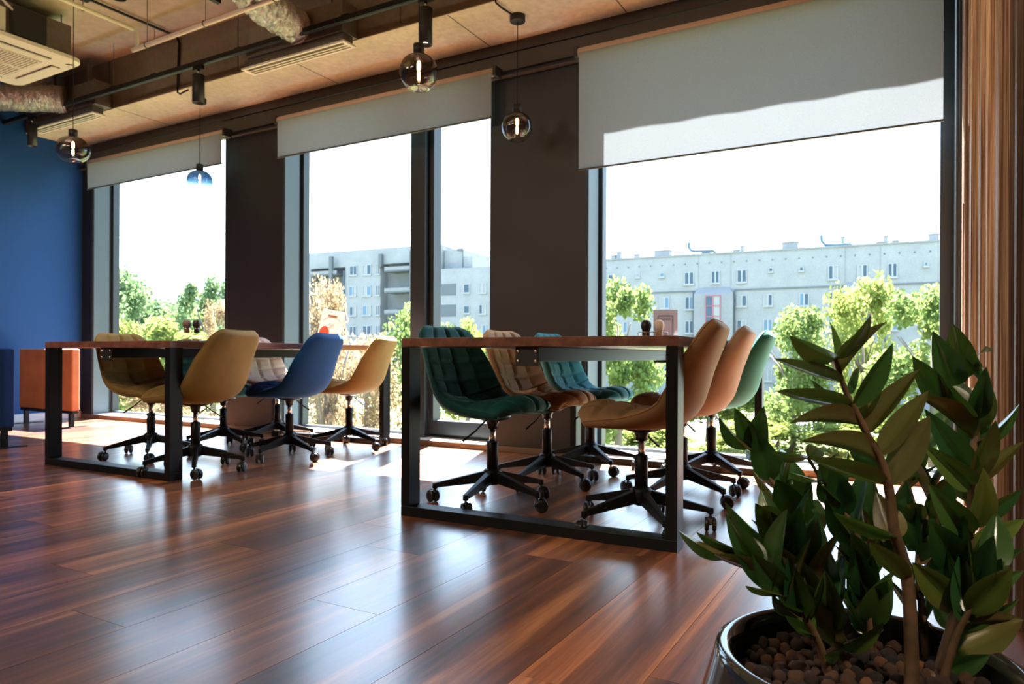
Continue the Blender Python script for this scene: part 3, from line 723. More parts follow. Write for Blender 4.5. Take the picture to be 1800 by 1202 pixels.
pendant('flattened smoked glass pendant nearest the air conditioner', -5.30, 2.90, 2.155, .226, .80, M['smoke'], ZS, True)
pendant('small flattened glass pendant, blue on top, seen against the sky', -5.33, 3.97, 2.165, .208, .84, M['smokeblue'], 2.868, True)
pendant('largest looking smoked glass pendant, in front of the middle blind', -2.245, 2.97, 2.150, .199, .93, M['smoke'], ZS, True)
pendant('smoked glass pendant hanging before the dark pillar from a round rose', -2.227, 3.99, 2.150, .196, .93, M['smoke'], 2.868, True)
t = thing('rose_cable', 'black cable curving over the soffit to the round rose', 'cable')
MB().tube([(-2.26, 3.70, 3.10), (-2.255, 3.735, 2.93), (-2.25, 3.755, 2.855), (-2.245, 3.82, 2.85), (-2.235, 3.945, 2.855)], .006, 8).build('cable_run', M['black'], t)

# measured world coordinates (metres)
RB = dict(big1=[[-9.59,8.79,-8.5,10.2],[-6.62,8.8,-5.7,10.19],[-3.85,8.78,-2.82,10.18],[5.3,8.73,6.24,10.2],[8.01,8.78,8.95,10.13],[10.74,8.72,11.62,10.14]], small1=[[-18.6,9.56,-17.76,10.37],[-15.21,9.83,-14.73,10.36],[-12.39,9.76,-11.86,10.29],[-0.57,9.79,-0.11,10.27],[2.48,9.72,2.93,10.2],[13.91,9.65,14.3,10.11]], row2=[[-12.37,6.17,-11.28,7.47],[-9.51,5.98,-8.46,7.42],[-3.86,6.16,-2.8,7.39],[-1.08,6.14,-0.15,7.41],[2.51,6.06,3.46,7.41],[5.3,5.98,6.21,7.45],[10.75,6.09,11.66,7.35],[13.44,6.13,14.31,7.31]], roofbox=[[-18.62,12.34,-18.05,12.68],[-17.91,12.3,-17.42,13.04],[-15.76,12.24,-15.22,12.64],[-13.33,12.26,-11.54,12.92],[-7.88,12.1,-6.95,12.67],[-4.43,12.15,-3.83,12.47],[-3.65,12.18,-3.32,12.86],[0.68,12.18,2.26,12.96],[6.47,12.21,6.79,13.15],[9.81,12.04,10.37,12.39],[10.42,12.12,10.78,12.98],[11.23,12.06,11.73,12.46],[14.39,12.12,15.25,12.9]], pipes=[[[-9.22,13.68],[-9.22,13.04],[-8.96,12.7],[-8.39,12.6],[-6.51,12.55],[-6.2,12.15]],[[4.58,13.53],[4.64,12.87],[4.97,12.43],[6.04,12.36],[7.32,12.4],[7.58,12.09]]])
MBW = [[-3.42,11.72,-2.16,13.03],[-1.21,11.67,0.22,13.07],[0.97,11.66,1.63,13.1],[-3.51,8.85,-2.25,10.19],[-1.19,8.78,0.24,10.14],[0.99,8.8,1.64,10.19],[-3.39,6.1,-2.23,7.4],[-1.18,6.13,0.25,7.45],[1.0,6.09,1.66,7.48],[14.58,8.66,15.46,9.82],[16.8,8.58,17.85,9.87],[14.59,6.04,15.48,7.05],[16.81,5.92,17.86,7.14],[14.6,3.34,15.49,4.44],[16.82,3.32,17.87,4.55]]
MBL = [[11.29,8.45,13.45,9.92],[11.3,5.72,13.47,7.23],[11.32,3.07,13.48,4.54]]
STEMS = [(0.0076, [(-0.077, 0.876, 0.677), (-0.072, 0.885, 0.657), (-0.065, 0.895, 0.633), (-0.054, 0.907, 0.608), (-0.043, 0.92, 0.581), (-0.033, 0.932, 0.559), (-0.024, 0.943, 0.523), (-0.019, 0.952, 0.474), (-0.011, 0.963, 0.444), (-0.004, 0.973, 0.403), (-0.001, 0.981, 0.343), (0.0, 0.988, 0.283)]), (0.01, [(0.065, 1.094, 0.608), (0.067, 1.095, 0.598), (0.071, 1.097, 0.58), (0.069, 1.096, 0.556), (0.067, 1.095, 0.482), (0.063, 1.093, 0.444), (0.058, 1.09, 0.389), (0.05, 1.085, 0.339), (0.04, 1.079, 0.297), (0.031, 1.074, 0.257)]), (0.007, [(-0.204, 1.057, 0.559), (-0.195, 1.056, 0.534), (-0.172, 1.063, 0.496), (-0.152, 1.069, 0.462), (-0.133, 1.074, 0.432), (-0.112, 1.08, 0.346), (-0.102, 1.08, 0.309), (-0.087, 1.082, 0.257), (-0.077, 1.082, 0.229)]), (0.0055, [(-0.136, 1.072, 0.538), (-0.128, 1.073, 0.535), (-0.117, 1.077, 0.516), (-0.107, 1.08, 0.501), (-0.087, 1.088, 0.469), (-0.064, 1.098, 0.42), (-0.054, 1.101, 0.35), (-0.049, 1.101, 0.285), (-0.044, 1.101, 0.229)]), (0.006, [(-0.207, 0.871, 0.452), (-0.174, 0.901, 0.429), (-0.15, 0.926, 0.399), (-0.13, 0.949, 0.369), (-0.116, 0.968, 0.343), (-0.102, 0.988, 0.304), (-0.092, 1.005, 0.259)]), (0.006, [(-0.179, 0.967, 0.462), (-0.15, 0.984, 0.437), (-0.132, 0.994, 0.404), (-0.112, 1.005, 0.365), (-0.096, 1.014, 0.327), (-0.08, 1.023, 0.288), (-0.066, 1.031, 0.252)]), (0.007, [(0.024, 1.163, 0.496), (0.016, 1.149, 0.448), (0.007, 1.134, 0.4), (0.011, 1.127, 0.34), (0.017, 1.122, 0.277), (0.019, 1.114, 0.238)]), (0.006, [(0.018, 1.193, 0.553), (-0.048, 1.142, 0.418), (-0.059, 1.121, 0.353), (-0.054, 1.11, 0.289), (-0.045, 1.1, 0.229)]), (0.006, [(0.093, 1.041, 0.434), (0.075, 1.042, 0.393), (0.057, 1.043, 0.354), (0.044, 1.047, 0.313), (0.034, 1.053, 0.266)])]
LEAVES = [(0,-0.076,0.877,0.675,-0.113,0.798,0.697,0.03,0.32,-0.39,-0.87),
(0,-0.077,0.876,0.677,-0.083,0.906,0.72,0.024,0.93,-0.23,0.28),
(0,-0.076,0.877,0.675,-0.038,0.846,0.72,0.029,0.55,-0.39,-0.73),
(0,-0.072,0.885,0.657,-0.033,0.876,0.721,0.029,-0.7,0.51,0.5),
(0,-0.06,0.901,0.62,-0.018,0.897,0.692,0.029,0.51,-0.79,-0.35),
(0,-0.069,0.889,0.648,-0.134,0.825,0.674,0.032,-0.05,0.43,0.9),
(0,-0.06,0.901,0.62,-0.133,0.83,0.638,0.035,-0.23,0.46,0.86),
(0,-0.05,0.912,0.598,-0.123,0.842,0.616,0.035,-0.25,0.48,0.84),
(0,-0.032,0.933,0.555,-0.11,0.856,0.597,0.039,-0.1,0.56,0.83),
(0,-0.025,0.942,0.527,-0.103,0.866,0.562,0.038,-0.17,0.56,0.81),
(0,-0.046,0.917,0.588,0.004,0.914,0.666,0.031,-0.5,0.8,0.35),
(0,-0.035,0.93,0.562,0.016,0.928,0.64,0.031,-0.23,0.96,0.18),
(0,-0.025,0.942,0.527,0.017,0.934,0.612,0.037,0.08,1.0,0.05),
(0,-0.067,0.892,0.639,-0.057,0.94,0.665,0.025,0.98,-0.19,-0.02),
(0,-0.071,0.886,0.654,-0.092,0.913,0.683,0.02,0.88,0.38,0.29),
(0,-0.054,0.907,0.608,-0.108,0.921,0.648,0.029,-0.56,-0.63,-0.53),
(0,-0.05,0.912,0.598,-0.047,0.955,0.627,0.023,-0.98,0.15,-0.11),
(0,-0.03,0.936,0.546,-0.066,0.944,0.564,0.023,-0.11,-0.97,0.21),
(0,-0.016,0.956,0.463,-0.038,1.002,0.504,0.037,0.21,0.7,-0.68),
(0,-0.005,0.972,0.408,-0.042,0.9,0.466,0.033,-0.03,0.64,0.77),
(0,-0.016,0.956,0.463,-0.08,0.893,0.501,0.033,0.06,-0.57,-0.82),
(1,0.05,1.086,0.642,0.024,1.025,0.703,0.037,0.22,-0.74,-0.63),
(1,0.06,1.091,0.65,0.043,1.045,0.721,0.036,0.07,-0.85,-0.53),
(1,0.07,1.097,0.582,0.085,1.063,0.652,0.029,0.7,-0.58,-0.42),
(1,0.086,1.105,0.641,0.061,1.038,0.696,0.031,-0.68,-0.31,-0.67),
(1,0.067,1.095,0.599,0.08,1.05,0.66,0.029,0.11,-0.79,-0.6),
(1,0.075,1.099,0.684,0.079,1.052,0.69,0.021,0.44,-0.08,-0.89),
(1,0.033,1.076,0.623,0.001,1.007,0.676,0.033,0.38,-0.67,-0.63),
(1,0.067,1.095,0.598,0.028,1.023,0.648,0.032,0.1,-0.6,-0.79),
(1,0.07,1.096,0.568,0.006,1.027,0.643,0.04,0.25,0.59,0.77),
(1,0.068,1.096,0.528,0.018,1.037,0.605,0.036,0.32,-0.84,-0.44),
(1,0.068,1.095,0.51,0.017,1.032,0.563,0.033,0.52,-0.75,-0.41),
(1,0.07,1.096,0.568,0.123,1.096,0.613,0.029,0.53,-0.54,-0.65),
(1,0.068,1.095,0.51,0.123,1.098,0.571,0.029,-0.45,0.81,0.37),
(1,0.065,1.094,0.608,0.052,1.116,0.648,0.024,-0.18,-0.89,0.43),
(1,0.065,1.094,0.608,0.044,1.114,0.641,0.024,-0.26,-0.89,0.37),
(1,0.066,1.094,0.467,0.123,1.1,0.51,0.029,0.38,-0.84,-0.39),
(1,0.061,1.092,0.423,0.123,1.098,0.474,0.031,-0.07,-0.97,0.22),
(1,0.06,1.091,0.41,0.124,1.099,0.435,0.029,0.31,-0.81,-0.51),
(1,0.055,1.088,0.37,0.124,1.098,0.408,0.029,0.21,-0.97,-0.12),
(1,0.047,1.084,0.328,0.12,1.095,0.371,0.029,0.4,-0.77,-0.49),
(1,0.047,1.084,0.328,0.122,1.096,0.356,0.029,-0.36,0.65,0.67),
(1,0.039,1.079,0.292,0.121,1.09,0.349,0.051,0.08,0.95,-0.3),
(1,0.033,1.076,0.267,0.084,1.058,0.308,0.029,-0.26,-0.96,-0.1),
(1,0.058,1.09,0.396,0.02,1.042,0.472,0.048,0.3,-0.87,-0.4),
(1,0.052,1.086,0.351,-0.001,1.029,0.42,0.041,0.49,-0.81,-0.31),
(1,0.064,1.093,0.449,0.023,1.03,0.512,0.04,0.43,-0.76,-0.49),
(1,0.067,1.095,0.491,0.051,1.124,0.514,0.023,-0.38,-0.69,0.61),
(1,0.046,1.083,0.323,0.025,1.1,0.353,0.022,-0.11,-0.9,0.42),
(1,0.054,1.087,0.364,0.104,1.177,0.36,0.038,0.76,-0.41,0.5),
(2,-0.199,1.056,0.547,-0.211,0.995,0.605,0.031,0.44,-0.66,-0.61),
(2,-0.199,1.056,0.547,-0.178,1.008,0.603,0.034,-0.03,-0.76,-0.64),
(2,-0.199,1.056,0.547,-0.234,0.983,0.584,0.03,-0.18,-0.38,-0.91),
(2,-0.175,1.062,0.501,-0.189,1.018,0.576,0.04,0.32,-0.84,-0.43),
(2,-0.17,1.064,0.492,-0.16,1.126,0.541,0.037,0.3,-0.62,0.73),
(2,-0.149,1.069,0.458,-0.149,1.108,0.527,0.042,0.14,-0.86,0.49),
(2,-0.142,1.071,0.447,-0.161,1.011,0.513,0.046,0.44,-0.72,-0.53),
(2,-0.166,1.071,0.543,-0.174,1.116,0.548,0.021,0.86,0.1,0.5),
(2,-0.195,1.056,0.534,-0.221,1.087,0.541,0.018,-0.77,-0.58,-0.27),
(2,-0.17,1.064,0.492,-0.196,1.092,0.504,0.018,0.73,0.69,-0.01),
(2,-0.13,1.075,0.421,-0.122,1.134,0.47,0.042,0.22,-0.63,0.74),
(2,-0.115,1.079,0.357,-0.114,1.048,0.461,0.037,0.11,-0.95,-0.29),
(2,-0.112,1.08,0.346,-0.115,1.043,0.394,0.034,0.22,-0.78,-0.59),
(3,-0.128,1.073,0.535,-0.164,0.992,0.554,0.03,0.33,-0.35,-0.87),
(3,-0.127,1.074,0.532,-0.11,1.039,0.56,0.027,0.32,0.68,0.66),
(3,-0.121,1.076,0.523,-0.087,1.065,0.55,0.02,0.52,-0.3,-0.8),
(3,-0.108,1.08,0.503,-0.143,0.998,0.527,0.031,0.03,-0.3,-0.95),
(3,-0.107,1.08,0.501,-0.108,1.035,0.533,0.025,0.6,-0.48,-0.65),
(3,-0.092,1.086,0.477,-0.111,1.035,0.503,0.029,0.03,-0.47,-0.88),
(3,-0.087,1.088,0.469,-0.082,1.059,0.517,0.025,0.49,-0.72,-0.49),
(3,-0.064,1.098,0.42,-0.105,1.034,0.477,0.032,-0.21,-0.57,-0.79),
(3,-0.059,1.1,0.385,-0.072,1.031,0.447,0.031,0.75,-0.51,-0.41),
(3,-0.054,1.101,0.342,-0.069,1.058,0.423,0.037,0.22,-0.88,-0.43),
(3,-0.051,1.101,0.309,-0.027,1.068,0.385,0.04,-0.19,-0.92,-0.35),
(4,-0.171,0.904,0.426,-0.224,0.845,0.47,0.031,0.08,-0.64,-0.76),
(4,-0.168,0.908,0.422,-0.185,0.844,0.486,0.032,0.55,-0.66,-0.5),
(4,-0.162,0.914,0.414,-0.179,0.933,0.452,0.026,0.09,-0.88,0.47),
(4,-0.186,0.89,0.438,-0.239,0.821,0.461,0.03,0.13,-0.4,-0.91),
(4,-0.159,0.917,0.41,-0.202,0.842,0.444,0.031,-0.3,0.53,0.79),
(4,-0.138,0.94,0.38,-0.167,0.876,0.444,0.033,0.63,-0.67,-0.39),
(4,-0.138,0.94,0.38,-0.17,0.86,0.411,0.031,0.1,-0.4,-0.91),
(4,-0.122,0.961,0.352,-0.149,0.912,0.381,0.029,0.22,-0.58,-0.78),
(4,-0.122,0.961,0.352,-0.15,0.912,0.379,0.029,-0.08,-0.44,-0.89),
(4,-0.12,0.963,0.349,-0.129,0.911,0.426,0.035,0.3,-0.8,-0.51),
(4,-0.109,0.978,0.323,-0.119,0.925,0.349,0.027,-0.12,-0.42,-0.9),
(5,-0.132,0.994,0.404,-0.208,0.911,0.488,0.047,-0.23,-0.58,-0.78),
(5,-0.145,0.986,0.428,-0.168,0.93,0.498,0.039,-0.47,0.76,0.46),
(5,-0.141,0.989,0.42,-0.122,0.949,0.492,0.033,-0.03,-0.88,-0.48),
(5,-0.127,0.997,0.394,-0.113,1.036,0.463,0.033,0.16,-0.87,0.46),
(5,-0.129,0.995,0.399,-0.16,1.018,0.406,0.022,0.44,0.76,-0.48),
(5,-0.108,1.008,0.355,-0.096,0.983,0.458,0.036,-0.95,0.24,0.17),
(5,-0.102,1.011,0.341,-0.099,1.041,0.422,0.04,0.1,-0.93,0.34),
(5,-0.094,1.015,0.322,-0.094,0.966,0.401,0.043,0.14,-0.84,-0.53),
(5,-0.084,1.021,0.298,-0.029,1.002,0.338,0.029,0.2,-0.76,-0.62),
(5,-0.08,1.023,0.288,-0.096,0.968,0.305,0.027,0.84,-0.36,-0.4),
(5,-0.104,1.01,0.346,-0.122,1.029,0.383,0.025,0.03,-0.88,0.47),
(6,0.016,1.149,0.448,-0.007,1.097,0.477,0.033,-0.68,0.57,0.46),
(6,0.014,1.145,0.436,-0.005,1.173,0.399,0.028,-0.37,-0.83,-0.41),
(6,0.018,1.152,0.46,0.041,1.125,0.486,0.023,-0.54,-0.76,-0.35),
(6,0.007,1.134,0.4,0.029,1.107,0.43,0.026,-0.52,-0.78,-0.33),
(6,0.009,1.13,0.363,0.001,1.173,0.367,0.023,-0.45,-0.17,0.88),
(6,0.01,1.14,0.418,0.017,1.19,0.43,0.023,0.41,-0.27,0.87),
(7,-0.048,1.142,0.418,-0.071,1.184,0.465,0.029,0.03,-0.73,0.68),
(7,-0.048,1.142,0.418,-0.11,1.079,0.465,0.034,-0.05,-0.56,-0.82),
(7,-0.052,1.134,0.394,-0.108,1.145,0.424,0.029,-0.41,-0.78,-0.48),
(7,-0.058,1.12,0.345,-0.046,1.064,0.41,0.029,0.13,-0.74,-0.66),
(7,-0.057,1.117,0.329,-0.068,1.074,0.373,0.031,0.39,-0.71,-0.59),
(7,-0.056,1.116,0.321,-0.029,1.069,0.381,0.029,-0.11,-0.81,-0.57),
(7,-0.054,1.11,0.289,-0.078,1.127,0.316,0.022,-0.08,-0.87,0.48),
(8,0.075,1.042,0.393,0.093,1.024,0.439,0.024,-0.3,-0.92,-0.25),
(8,0.059,1.043,0.359,0.075,1.08,0.395,0.027,0.09,-0.72,0.69),
(6,0.01,1.129,0.355,0.025,1.093,0.383,0.022,0.25,-0.52,-0.82),
(6,0.012,1.126,0.324,0.033,1.176,0.284,0.029,-0.44,-0.45,-0.78),
(7,-0.054,1.111,0.297,-0.032,1.079,0.311,0.019,-0.83,-0.55,0.05),
(2,-0.158,1.067,0.473,-0.146,1.052,0.565,0.044,-0.97,-0.2,0.1),
(2,-0.147,1.07,0.455,-0.202,1.051,0.513,0.038,-0.56,-0.47,-0.68),
(2,-0.137,1.073,0.439,-0.127,1.063,0.514,0.031,0.9,-0.4,-0.17),
(2,-0.126,1.076,0.404,-0.169,1.071,0.47,0.037,0.83,-0.13,0.54),
(2,-0.115,1.079,0.357,-0.088,1.069,0.441,0.037,-0.95,-0.05,0.3),
(2,-0.108,1.08,0.33,-0.151,1.094,0.399,0.039,0.69,-0.48,0.54),
(2,-0.102,1.08,0.31,-0.085,1.105,0.397,0.043,-0.55,-0.77,0.33),
(2,-0.094,1.081,0.282,-0.151,1.086,0.366,0.044,0.76,-0.37,0.54),
(5,-0.148,0.985,0.433,-0.182,1.005,0.498,0.033,-0.11,-0.97,0.24),
(5,-0.14,0.989,0.419,-0.174,0.935,0.493,0.04,0.41,-0.81,-0.41),
(5,-0.133,0.993,0.405,-0.121,1.0,0.507,0.042,-0.93,-0.35,0.13),
(5,-0.124,0.998,0.389,-0.188,0.975,0.461,0.046,0.72,0.13,0.68),
(5,-0.116,1.003,0.373,-0.16,1.031,0.464,0.046,0.39,-0.81,0.44),
(5,-0.108,1.007,0.357,-0.153,0.961,0.435,0.044,0.23,0.78,0.59),
(5,-0.102,1.011,0.341,-0.128,1.037,0.415,0.034,-0.33,-0.92,0.2),
(5,-0.095,1.015,0.325,-0.142,0.968,0.405,0.046,0.41,0.66,0.63),
(5,-0.088,1.019,0.308,-0.107,1.045,0.383,0.036,0.18,-0.91,0.37),
(5,-0.082,1.022,0.292,-0.12,0.973,0.371,0.04,-0.12,0.87,0.49),
(6,0.023,1.16,0.488,0.059,1.184,0.551,0.034,-0.84,-0.12,0.53),
(6,0.02,1.156,0.472,-0.016,1.174,0.568,0.042,0.93,-0.06,0.37),
(6,0.018,1.151,0.456,0.054,1.145,0.526,0.034,0.25,-0.94,-0.22),
(6,0.015,1.147,0.44,-0.011,1.151,0.516,0.032,-0.89,-0.35,-0.28),
(6,0.012,1.142,0.424,0.059,1.175,0.503,0.04,-0.56,-0.59,0.58),
(6,0.008,1.137,0.408,-0.014,1.127,0.501,0.042,-0.48,-0.85,-0.21),
(6,0.007,1.133,0.39,0.041,1.135,0.467,0.038,0.91,-0.17,-0.38),
(6,0.009,1.131,0.37,-0.038,1.124,0.463,0.042,-0.71,-0.58,-0.4),
(6,0.01,1.129,0.35,0.036,1.157,0.427,0.035,-0.95,0.02,0.31),
(6,0.012,1.127,0.33,-0.032,1.146,0.415,0.044,0.87,-0.12,0.48),
(6,0.014,1.125,0.308,0.047,1.134,0.388,0.038,-0.89,-0.24,0.39),
(6,0.016,1.123,0.287,-0.032,1.131,0.374,0.043,0.88,-0.01,0.48),
(7,0.009,1.187,0.535,0.056,1.241,0.61,0.048,-0.41,-0.6,0.69),
(7,-0.009,1.173,0.499,0.015,1.148,0.586,0.043,-0.32,-0.93,-0.17),
(7,-0.026,1.159,0.463,0.028,1.185,0.526,0.035,-0.78,0.16,0.6),
(7,-0.043,1.145,0.427,-0.055,1.142,0.513,0.041,-0.6,-0.8,-0.11),
(7,-0.05,1.138,0.405,-0.04,1.183,0.468,0.033,0.53,-0.73,0.44),
(7,-0.053,1.132,0.388,-0.059,1.113,0.468,0.034,0.74,0.63,0.21),
(7,-0.056,1.127,0.37,-0.037,1.179,0.445,0.041,-0.26,-0.76,0.6),
(7,-0.059,1.121,0.353,-0.087,1.103,0.429,0.04,-0.28,-0.91,-0.32),
(7,-0.058,1.118,0.336,-0.017,1.131,0.43,0.042,-0.84,-0.37,0.41),
(7,-0.056,1.115,0.319,-0.074,1.091,0.395,0.036,0.24,-0.94,-0.25),
(7,-0.055,1.112,0.302,-0.063,1.153,0.369,0.032,0.4,-0.76,0.51),
(7,-0.053,1.109,0.285,-0.096,1.1,0.365,0.043,0.57,0.72,0.38),
(3,-0.09,1.087,0.474,-0.079,1.078,0.551,0.031,0.97,-0.18,-0.16),
(3,-0.08,1.091,0.455,-0.097,1.041,0.532,0.04,0.47,-0.79,-0.4),
(3,-0.07,1.096,0.432,-0.054,1.104,0.532,0.046,-0.83,-0.53,0.18),
(3,-0.062,1.099,0.406,-0.099,1.088,0.472,0.032,-0.79,-0.37,-0.5),
(3,-0.058,1.1,0.374,-0.026,1.104,0.459,0.04,-0.94,0.0,0.35),
(3,-0.054,1.101,0.342,-0.092,1.097,0.414,0.037,0.88,-0.0,0.47),
(3,-0.051,1.101,0.313,-0.018,1.111,0.396,0.042,-0.93,0.06,0.37),
(4,-0.149,0.927,0.397,-0.136,0.91,0.493,0.047,-0.79,-0.61,-0.0),
(4,-0.139,0.939,0.382,-0.207,0.932,0.46,0.046,0.32,-0.92,0.21),
(4,-0.13,0.95,0.367,-0.112,0.932,0.458,0.044,-0.98,-0.11,0.17),
(4,-0.123,0.959,0.354,-0.175,0.958,0.429,0.039,0.62,-0.66,0.42),
(4,-0.116,0.969,0.341,-0.096,0.938,0.412,0.032,0.93,-0.16,-0.33),
(4,-0.109,0.979,0.321,-0.154,0.969,0.381,0.036,0.54,-0.8,0.27),
(1,0.069,1.096,0.557,0.072,1.137,0.637,0.041,-0.2,-0.87,0.45),
(1,0.068,1.095,0.516,0.088,1.06,0.601,0.04,0.59,-0.69,-0.42),
(1,0.067,1.095,0.478,0.07,1.13,0.545,0.035,0.35,-0.84,0.42),
(1,0.065,1.094,0.456,0.083,1.061,0.534,0.039,0.5,-0.76,-0.42),
(1,0.062,1.092,0.431,0.038,1.115,0.506,0.033,0.92,-0.17,0.35),
(1,0.059,1.09,0.4,0.048,1.057,0.484,0.041,-0.42,-0.82,-0.38),
(1,0.055,1.088,0.371,0.036,1.119,0.45,0.041,0.74,-0.55,0.39),
(1,0.05,1.085,0.343,0.029,1.058,0.438,0.047,-0.49,-0.8,-0.34),
(8,0.082,1.042,0.409,0.095,1.077,0.485,0.038,0.19,-0.9,0.39),
(8,0.075,1.042,0.393,0.085,1.005,0.469,0.034,-0.75,-0.62,-0.21),
(8,0.068,1.043,0.377,0.059,1.063,0.453,0.036,0.97,-0.18,0.16),
(8,0.061,1.043,0.361,0.101,1.008,0.434,0.039,-0.16,-0.92,-0.35),
(8,0.054,1.044,0.345,0.059,1.079,0.433,0.044,0.48,-0.82,0.3)]
TREES = [('dense green tree behind the left window, filling its left half', -47.7, 30.5, 5.89, -3.13, 4.01, 'lf_dark', 0), ('pale spring-green tree between the dark ones in the left window', -39.2, 28.4, 3.5, -2.68, 3.0, 'lf_green', 2), ('feathery green tree far behind the left window trees, leftmost', -61.1, 36.7, 7.99, -4.05, 3.73, 'lf_green', 2), ('wide far tree belt crown behind the left window, centre', -64.5, 43.9, 5.45, -3.53, 4.77, 'lf_dark', 1), ('far green tree behind the left window, next to the first pillar', -57.4, 43.4, 6.24, -3.29, 3.97, 'lf_green', 0), ('bright green tree close outside the right window, beside the pillar', -8.7, 22.6, 3.32, -1.92, 1.83, 'lf_green', 0), ('yellow-green tree with a broad crown left of the second stair bay', -5.3, 38.4, 3.28, -3.22, 2.74, 'lf_green', 1), ('tall pointed yellow-green tree in front of the second stair bay', -2.6, 46.8, 5.4, -3.37, 2.53, 'lf_yellow', 2), ('broad green tree at the right window edge', 0.7, 34.9, 3.73, -2.57, 3.01, 'lf_green', 0), ('low green tree under the middle of the right window', -10.1, 40.3, 1.48, -2.85, 3.05, 'lf_green', 2), ('tall copper-leaved tree close outside the middle window', -10.8, 11.1, 2.25, -2.39, 0.9, 'lf_copper', 3), ('lower copper-leaved tree spreading right of the tall copper one', -11.1, 12.7, 1.14, -2.7, 1.26, 'lf_copper', 3), ('green tree right of the copper tree', -18.6, 23.9, 2.72, -3.53, 1.81, 'lf_green', 2), ('small yellow-green tree seen through the narrow sash', -18.6, 28.5, 2.45, -3.82, 1.77, 'lf_yellow', 0), ('green tree with a loose crown nearest the blue wall', -33.0, 20.4, 4.85, -1.91, 2.59, 'lf_dark', 1), ('round green tree rising above the others, left of the first pillar', -34.4, 26.5, 5.2, -1.41, 2.09, 'lf_dark', 0), ('grey-green tree behind, low between its two taller neighbours', -50.1, 34.8, 4.87, -2.19, 3.75, 'lf_dark', 2), ('yellow-green shrubs in the sun below the left window trees', -24.0, 16.3, 2.03, -1.72, 2.4, 'lf_yellow', 0, 'shrub', 'leafy_shrub', None, False), ('orange-tinted shrub at the foot of the first pillar', -18.7, 14.7, 2.35, -0.65, 0.71, 'lf_copper', 3, 'shrub', 'leafy_shrub', None, False), ('low green shrub behind the yellow-green one', -29.6, 17.7, 1.52, -2.57, 2.29, 'lf_green', 1, 'shrub', 'leafy_shrub', None, False), ('shrubs with pale copper leaves low outside the left window', -15.8, 10.6, 0.27, -2.25, 1.64, 'lf_copper', 3, 'shrub', 'leafy_shrub', None, False), ('sunny hedge of yellow-green shrubs low outside the right window', -11.3, 32.7, -2.46, -4.1, 3.14, 'lf_yellow', 1, 'shrub', 'leafy_shrub', None, False), ('second sunny yellow-green shrub, right of the hedge', -6.5, 35.4, -2.32, -4.1, 2.86, 'lf_yellow', 2, 'shrub', 'leafy_shrub', None, False), ('third sunny yellow-green shrub, behind the potted plant', -2.4, 36.5, -2.23, -3.96, 2.78, 'lf_yellow', 0, 'shrub', 'leafy_shrub', None, False)]

# ------------------------------------------------------------------ potted plant in front
PCX, PCY = -.05, .995
def glaze():
    m = mat('black_glazed_ceramic', (.008, .010, .012), .10); v = mapping(m, (1, 1, 1)); n = noise(m, v, 9, 4, .6, .6)
    lk(m, cramp(m, n, [(.35, (.006, .008, .009)), (.62, (.020, .022, .024)), (.8, (.07, .055, .04))]), bsdf(m).inputs['Base Color'])
    bsdf(m).inputs['Coat Weight'].default_value = .6; bsdf(m).inputs['Coat Roughness'].default_value = .05; return m
M['glaze'] = glaze(); M['glazein'] = mat('matte_black_inside', (.006, .006, .006), .7)
pot = thing('plant_pot', 'black glazed round plant pot with a thick rim on the wooden floor', 'pot', (PCX, PCY, 0))
ZP = 1.085
MB().lathe([(r_, z_ * ZP) for r_, z_ in ((.001, 0), (.135, 0), (.150, .008), (.192, .06), (.212, .11), (.214, .155), (.204, .205), (.190, .248), (.184, .268), (.181, .277), (.172, .281), (.164, .277), (.159, .266))], 96, caps=False).build('body', M['glaze'], pot)
MB().lathe([(.159, .266 * ZP), (.161, .22 * ZP), (.166, .16), (.150, .08)], 64, caps=False).build('inside', M['glazein'], pot)
def pebble_mat():
    m = mat('clay_pebble', rough=.9); oi = nd(m, 'ShaderNodeObjectInfo'); v = mapping(m, (60, 60, 60), rnd=True); n = noise(m, v, 1, 3)
    c = cramp(m, oi.outputs['Random'], [(0, (.022, .015, .013)), (.5, (.055, .031, .022)), (.8, (.12, .055, .03)), (1, (.26, .11, .045))])
    lk(m, c, bsdf(m).inputs['Base Color']); bump(m, n, .8, .004); return m
M['pebble'] = pebble_mat()
peb = thing('clay_pebbles', 'rusty brown expanded clay pebbles filling the black pot', 'pebbles', (PCX, PCY, .258))
MB().lathe([(.001, .004), (.150, .004), (.152, -.02)], 48).build('filling', M['glazein'], peb)
rp = random.Random(8); pm = []
for q in range(4):
    bmh = bmesh.new(); bmesh.ops.create_icosphere(bmh, subdivisions=2, radius=1.0)
    for v in bmh.verts: v.co *= rp.uniform(.86, 1.1)
    me = bpy.data.meshes.new('pebble'); bmh.to_mesh(me); bmh.free()
    me.polygons.foreach_set('use_smooth', [True] * len(me.polygons)); pm.append(me)
spots_ = []
tries = 0
while len(spots_) < 285 and tries < 9000:
    tries += 1
    a = rp.uniform(0, 6.283); q = .146 * math.sqrt(rp.random()); x, y = q * math.cos(a), q * math.sin(a); rad = rp.uniform(.008, .0122)
    if all((x - u) ** 2 + (y - v) ** 2 > (.80 * (rad + s)) ** 2 for u, v, s in spots_): spots_.append((x, y, rad))
for x, y, rad in spots_:
    o = ob('pebble', rp.choice(pm), M['pebble'], peb, (x, y, .006 + rp.uniform(0, .008)), (rp.uniform(0, 6), rp.uniform(0, 6), 0)); o.scale = (rad, rad, rad * .85)

